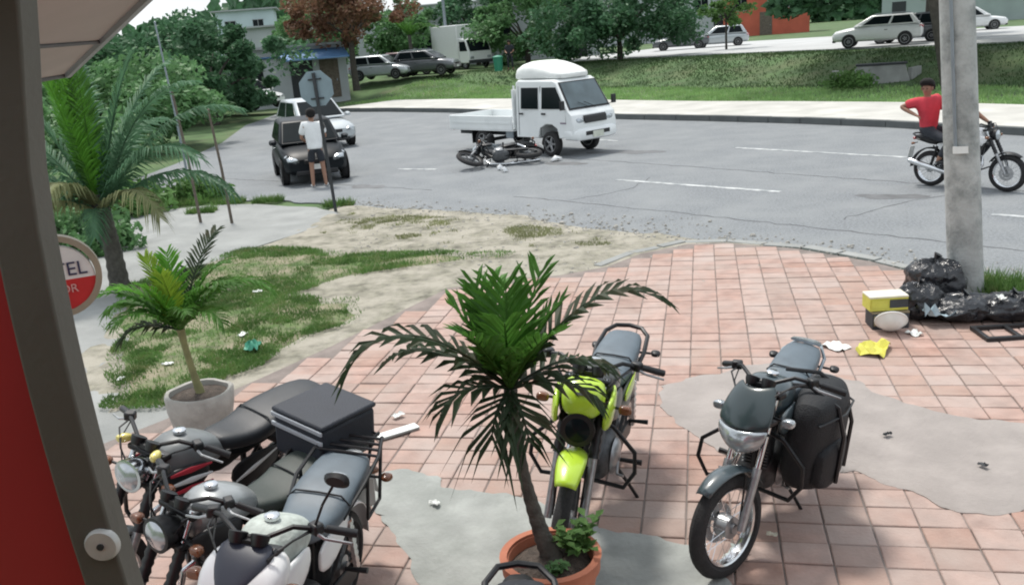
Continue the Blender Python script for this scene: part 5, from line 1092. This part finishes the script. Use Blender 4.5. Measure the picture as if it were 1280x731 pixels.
bag((5.1, 8.35, .03), 'small black rubbish bag by the grass at the pole foot', (.22, .18, .22), 5)
def carton(loc, rz, d, label, m1, m2, band=None):
    t = thing('carton', loc, rz, label, 'box', 'boxes in the rubbish'); mk('box_body', MB().box((0, 0, d[2] / 2), d), m1, t, bevel=.006)
    mk('lid', MB().box((0, 0, d[2] + .006), (d[0] * 1.01, d[1] * 1.01, .018)), m2, t, bevel=.004)
    mk('printed_band', MB().box((-d[0] * .25, -d[1] / 2 - .003, d[2] * .55), (d[0] * .42, .008, d[2] * .6)), band or M_yel, t)
    return t
carton((3.60, 8.28, .03), R(-6), (.34, .24, .16), 'dark box at the bottom of the small stack by the bags', M_dkst, M_card, M_card)
ct = carton((3.58, 8.29, .21), R(-3), (.36, .22, .13), 'yellow and dark box with a cream lid on top of the dark box', M_yel, M_cream, M_yel)
mk('dark_panel', MB().box((.09, -.114, .07), (.17, .008, .08)), M_dkst, ct)
t = thing('bowl', (3.52, 7.98, .03), 0, 'white plastic bowl tipped among the rubbish', 'bowl'); mk('dish', MB().lathe([(.02, 0), (.06, .005), (.10, .03), (.135, .075), (.145, .08), (.128, .078), (.09, .03), (.0, .015)], 26), M_paper, t); mk('rim', MB().ring([(.134, .072), (.148, .076), (.148, .084), (.134, .082)], 26), M_paper, t); t.rotation_euler = (R(-50), R(20), 0); t.location.z = .11
def crumple(loc, s, label, material, seed, name='crumpled_wrapper', cat='litter', h=.06):
    t = thing(name, loc, seed, label, cat); n = 7; mb = MB()
    for i in range(n):
        for j in range(n):
            x = (i / (n - 1) - .5) * s[0]; y = (j / (n - 1) - .5) * s[1]; mb.v.append((x + .02 * mnoise.noise((i, j, seed)), y + .02 * mnoise.noise((j, i, seed + 4)), .008 + abs(h * mnoise.noise((i * .6, j * .6, seed * 3.3)))))
    for i in range(n - 1):
        for j in range(n - 1): a = i * n + j; mb.f.append((a, a + n, a + n + 1, a + 1))
    mk('sheet', mb, material, t, sol=.003, smooth=False); return t
crumple((3.20, 7.62, .03), (.34, .24), 'yellow plastic wrapper in front of the white bowl', M_yel, 1.0, h=.14)
crumple((2.92, 7.78, .03), (.22, .17), 'white paper scrap left of the yellow wrapper', M_paper, 2.0)
crumple((4.05, 8.2, .12), (.28, .20), 'clear bluish plastic lying against the shiny black bag', mat('bluish plastic', (.35, .45, .50), .25, var=.2, scale=20), 3.0, h=.2)
crumple((4.85, 8.05, .27), (.13, .10), 'white cup lid on top of the flattened bag', M_paper, 4.0)
crumple((4.6, 8.1, .27), (.12, .06), 'white wrapper on top of the low spreading bag', M_paper, 4.6)
crumple((3.72, 7.95, .03), (.14, .10), 'small white paper right of the bowl', M_paper, 5.0)
tr2 = thing('plastic_tray', (4.55, 7.78, .03), R(-4), 'black plastic tray frame in front of the rubbish bags', 'tray')
for (c_, d_) in (((0, -.16, .02), (.62, .045, .04)), ((0, .16, .02), (.62, .04, .04)), ((-.29, 0, .02), (.04, .28, .04)), ((.29, 0, .02), (.04, .28, .04)), ((0, 0, .02), (.04, .28, .03))): mk('bar', MB().box(c_, d_), M_blk, tr2, bevel=.005)
# litter on the tiles and lawn
t = thing('board', (-1.0, 6.63, .04), hd(.86, .50), 'flat white board lying on the tiles behind the white motorcycle', 'board'); mk('plank', MB().box((0, 0, .012), (.36, .10, .022)), M_paper, t, bevel=.003); mk('worn_edge', MB().box((0, -.052, .010), (.34, .006, .016)), M_conc, t)
for i, (x, y, s, lb, m_) in enumerate([(-1.02, 6.95, .10, 'small white scrap behind the white board', M_paper), (-.62, 5.42, .07, 'tiny paper scrap on the round cement patch', M_paper), (1.16, 4.55, .16, 'pale crumpled plastic beside the slate motorcycle front wheel', mat('pale film', (.45, .52, .50), .3, var=.2)), (1.42, 4.72, .06, 'small yellow leaf scrap under the slate motorcycle', M_cream), (-3.0, 9.55, .12, 'white scrap on the lawn right of the potted palm', M_paper), (-3.55, 8.75, .10, 'white scrap on the lawn left side', M_paper), (-3.9, 8.4, .08, 'small white scrap near the grey path', M_paper), (-3.3, 11.4, .12, 'white scrap near the top of the lawn', M_paper), (2.05, 7.05, .07, 'dark scrap on the cement patch edge', M_dkst), (2.6, 5.9, .06, 'small dark pebble scrap on the cement patch', M_dkst), (3.0, 5.35, .06, 'tiny dark scrap at the right of the cement patch', M_dkst)]):
    crumple((x, y, .05), (s, s * .6), lb, m_, 7 + i * 1.7, name='litter_scrap', h=.03)
crumple((-2.75, 9.0, .07), (.22, .14), 'green plastic bag scrap on the lawn', M_greenp, 33, name='litter_scrap', h=.10)
# rubble along the kerb edge of the road
g = np.random.default_rng(5); rb = MB()
for k in range(2200):
    if k < 1200:
        i = g.integers(8, len(nearD) - 30); x, y = nearD[i]; d_ = abs(g.normal(0, .32)) - .12; x += g.normal(0, .12) + d_ * .55; y += g.normal(0, .12) + d_ * .8
    else: x = g.uniform(-2.5, 3.2); y = g.uniform(11.6, 15.8) - x * .55
    s = min(.05, abs(g.normal(0, .009)) + .006 + (.02 if g.random() < .03 else 0)); Mx = Matrix.Translation((x, y, .012 + s * .2)) @ Matrix.Rotation(g.uniform(0, 6), 4, 'Z')
    rb.box((0, 0, 0), (s * 2, s * 1.5, s * .8), M=Mx, rx=g.uniform(-.4, .4), taper=.6)
tag(mk('gravel', rb, M_stone, smooth=False), 'loose pale rubble along the near road edge', None, kind='stuff')

# ------------------------------------------------------------------ background buildings and structures
def building(loc, heading, label, d, wallm, roofm, rows, name='building', roof_over=.4, cat='building', door=None, group='buildings in the background', slope=.0):
    t = thing(name, loc, heading, label, cat, group); L, W, H = d
    wl = mk('wall', MB().box((0, 0, H / 2 - .2), (L, W, H + .4)), wallm, t)
    rf = mk('roof', MB().prism([(-L / 2 - roof_over, H), (L / 2 + roof_over, H), (L / 2 + roof_over, H + .14), (-L / 2 - roof_over, H + .14 + slope)], -W / 2 - roof_over, W / 2 + roof_over), roofm, t)
    for (x, z, ww, hh) in rows:
        wn = mk('window', MB().box((x, -W / 2 - .01, z), (ww, .06, hh)), M_glass, t); mk('frame', MB().box((x, -W / 2 - .025, z + hh / 2 + .03), (ww + .12, .08, .06)).box((x, -W / 2 - .025, z - hh / 2 - .03), (ww + .12, .1, .06)).box((x, -W / 2 - .03, z), (.05, .06, hh)), M_roof, wn)
    for dr in (door or []):
        do = mk('door', MB().box((dr[0], -W / 2 - .01, dr[2] / 2), (dr[1], .06, dr[2])), dr[3] if len(dr) > 3 else M_dkopen, t); mk('handle', MB().box((dr[0] + dr[1] * .35, -W / 2 - .06, 1.0), (.05, .05, .12)), M_gal, do)
    return t
building((-6, 80, .8), R(-6), 'long pale single storey building behind the parked cars', (30, 6, 4.4), M_wallw, M_roof, [(-12 + 3.2 * k, 2.2, 1.5, 1.3) for k in range(8)], door=[(-13.4, 1.2, 2.3), (8.3, 1.4, 2.4), (13, 2.0, 2.6)])
sh_ = building((-12.6, 56.5, .3), R(20), 'small pale shop with a blue awning left of the rusty tree', (6.5, 5, 3.0), M_wallw, M_roof, [(-2.2, 1.7, 1.2, 1.1)], door=[(.6, 1.3, 2.2), (2.2, 1.1, 2.2, M_wood)])
mk('blue_awning', MB().prism([(-2.5, 0), (-2.5, .12), (-2.6, .06)], -2.2, 2.9).xf(Matrix.Translation((0, 0, 2.45)) @ Matrix.Rotation(R(90), 4, 'Z') @ Matrix.Translation((-.1, 0, 0))), M_blue, sh_)
mk('shop_awning', MB().add([(-.6, -2.5, 2.75), (3.2, -2.5, 2.75), (3.2, -3.9, 2.25), (-.6, -3.9, 2.25), (-.6, -2.5, 2.83), (3.2, -2.5, 2.83), (3.2, -3.9, 2.33), (-.6, -3.9, 2.33)], [(3, 2, 1, 0), (4, 5, 6, 7), (0, 1, 5, 4), (1, 2, 6, 5), (2, 3, 7, 6), (3, 0, 4, 7)]), M_blue, sh_, smooth=False)
building((-17.5, 58, .2), R(16), 'low whitewashed building left of the shop with the blue awning', (7, 5, 2.3), M_wallw, M_roof, [(-2, 1.4, .9, 1.0), (1.8, 1.4, .9, 1.0)], door=[(.1, 1.0, 2.0)])
building((-25.0, 98, 1), R(10), 'pale blue two storey building rising behind the left trees', (5.6, 6, 6.4), M_wallb, M_roof, [(-1.5, 4.9, 1.0, 1.1), (1.2, 4.9, 1.0, 1.1), (-1.7, 2.0, 1.0, 1.1), (1.9, 2.0, 1.0, 1.1)], door=[(.3, 1.2, 2.3)])
building((30.5, 104, 1), R(-18), 'red painted building seen above the upper road', (9.0, 5, 5.2), M_brick, M_roof, [(-2.6, 3.3, 1.2, 1.2), (2.4, 3.3, 1.2, 1.2)], door=[(0, 1.3, 2.4, M_wood)])
building((47, 84, 1), R(-30), 'long greenish grey boundary building behind the white crossover car', (22, 3, 4.4), M_wallt, M_roof, [(-7 + 3.5 * k, 2.9, 1.3, 1.0) for k in range(5)], door=[(-9.5, 1.2, 2.3)])
building((62, 88, 1), R(-35), 'pale building beyond the slim trees at the far right', (26, 8, 5.5), M_wallw, M_roof, [(-9 + 4 * k, 3.3, 1.4, 1.3) for k in range(5)], door=[(9, 1.4, 2.4)])
building((10, 110, 1), R(-8), 'pale building far behind the dark rounded tree', (36, 8, 6), M_wallw, M_roof, [(-14 + 4 * k, 3.6, 1.4, 1.3) for k in range(8)], door=[(16, 1.4, 2.4)])
# white truck front in the far car park, light pole, culvert, grass bank wall
vt = thing('parked_van', (-2.0, 66.5, 1.0), hd(.55, -.83), 'white box van facing the camera in the far car park', 'van')
mk('box_body', MB().box((-1.1, 0, 1.75), (3.6, 2.0, 2.5)), M_carwht, vt, bevel=.05); mk('cab', MB().prism([(.72, .4), (2.0, .4), (2.05, 1.1), (1.6, 2.0), (.72, 2.1)], -.95, .95), M_carwht, vt, bevel=.06)
mk('windscreen', MB().panel([(2.05, -.9, 1.12), (2.05, .9, 1.12), (1.6, .9, 1.98), (1.6, -.9, 1.98)], .04, .96, .06, .94, .01), M_glass, vt)
for s in (-1, 1):
    mk('headlight', MB().box((2.02, s * .7, .75), (.06, .3, .18)), M_lens, vt, bevel=.02); carwheel(vt, 1.35, s * .82, .36, .2); carwheel(vt, -1.7, s * .82, .36, .2)
    mk('side_window', MB().panel([(.85, s * .955, 1.2), (1.85, s * .955, 1.2), (1.6, s * .955, 1.85), (.85, s * .955, 1.85)][::s], 0, 1, 0, 1, .006 ), M_glass, vt)
mk('bumper', MB().box((2.02, 0, .48), (.16, 1.9, .22)), M_dkst, vt, bevel=.03)
lp = thing('light_pole', (-3.3, 68, 1.0), 0, 'tall pale pole in the far car park left of the box van', 'pole'); mk('shaft', MB().lathe([(.15, -.2), (.11, 4), (.08, 9)], 12), M_gal, lp); mk('arm', MB().tube([(0, 0, 8.6), (.8, -.3, 9.0), (1.5, -.5, 9.05)], .05, 6), M_gal, lp)
M_culv = mat('culvert concrete', (.27, .28, .27), .9, var=.2, scale=2)
cu = thing('culvert', (15.55, 37.6, .0), R(-58 + 0), 'grey concrete culvert wall set in the grassy bank', 'culvert')
mk('headwall', MB().prism([(-1.3, -.2), (1.3, -.2), (1.05, .72), (-.75, .72)], -.15, .25), M_culv, cu, bevel=.03); mk('coping', MB().box((.15, .05, .76), (1.95, .5, .08)), M_dkst, cu, bevel=.02)
for s in (-1, 1): mk('wing_wall', MB().box((s * 1.45, .5, .2), (.18, 1.0, .7), rz=R(-s * 25)), M_culv, cu, bevel=.02)
cu.rotation_euler.z = R(-20)
p4 = thing('far_palm', (-5.6, 64, 1.0), 0, 'small palm in front of the long pale building', 'palm tree'); trunk(p4, [(0, 0, -.2), (.05, 0, 1.2), (.0, 0, 2.6)], [.16, .12, .12], rings=8)
for i in range(13): frond('frond', p4, (0, 0, 2.5), R(i * 360 / 13), R(30 + (i * 37) % 40), 2.2, .5, M_frond, 1.6, 20, 200 + i, wl=.06, hang=.7, rr0=.03)
vend = dict(stand); person((1.0, 56.5, 1.0), hd(-.3, -.9), 'person in dark clothes standing on the bank left of the white truck roof', vend, M_jean, M_jean, M_skind, shoem=M_blk)
t = thing('plastic_bin', (.25, 56.3, 1.0), 0, 'green plastic bin on the bank left of the white truck', 'bin'); mk('tub', MB().lathe([(.24, 0), (.30, .75), (.32, .76), (.32, .80), (.27, .80), (.22, .1), (0, .1)], 20), M_greenp, t); mk('lid', MB().lathe([(.33, .80), (.33, .84), (.1, .92), (0, .93)], 20), M_greenp, t)
# far wood that closes the view
g = np.random.default_rng(11); n = 26000
u = g.uniform(-1, 1, n); px = u * 260; py = 150 + 30 * np.sin(u * 9) + g.uniform(0, 25, n); pz = 1 + (8 + 4 * np.sin(u * 41) + 2 * np.sin(u * 97)) * g.uniform(0, 1, n) ** .7
pos = np.stack([px, py, pz], 1); a = g.normal(size=(n, 3)); a /= np.linalg.norm(a, axis=1)[:, None]; b = np.cross(a, g.normal(size=(n, 3))); b /= np.linalg.norm(b, axis=1)[:, None]; s = g.uniform(.8, 1.8, n)[:, None]
V = np.stack([pos - a * s, pos - b * s * .6, pos + a * s, pos + b * s * .6], 1).reshape(-1, 3)
tag(raw('far_wood', V, np.arange(4 * n).reshape(-1, 4), M_leafA), 'distant wood closing the view behind the buildings', None, kind='stuff')
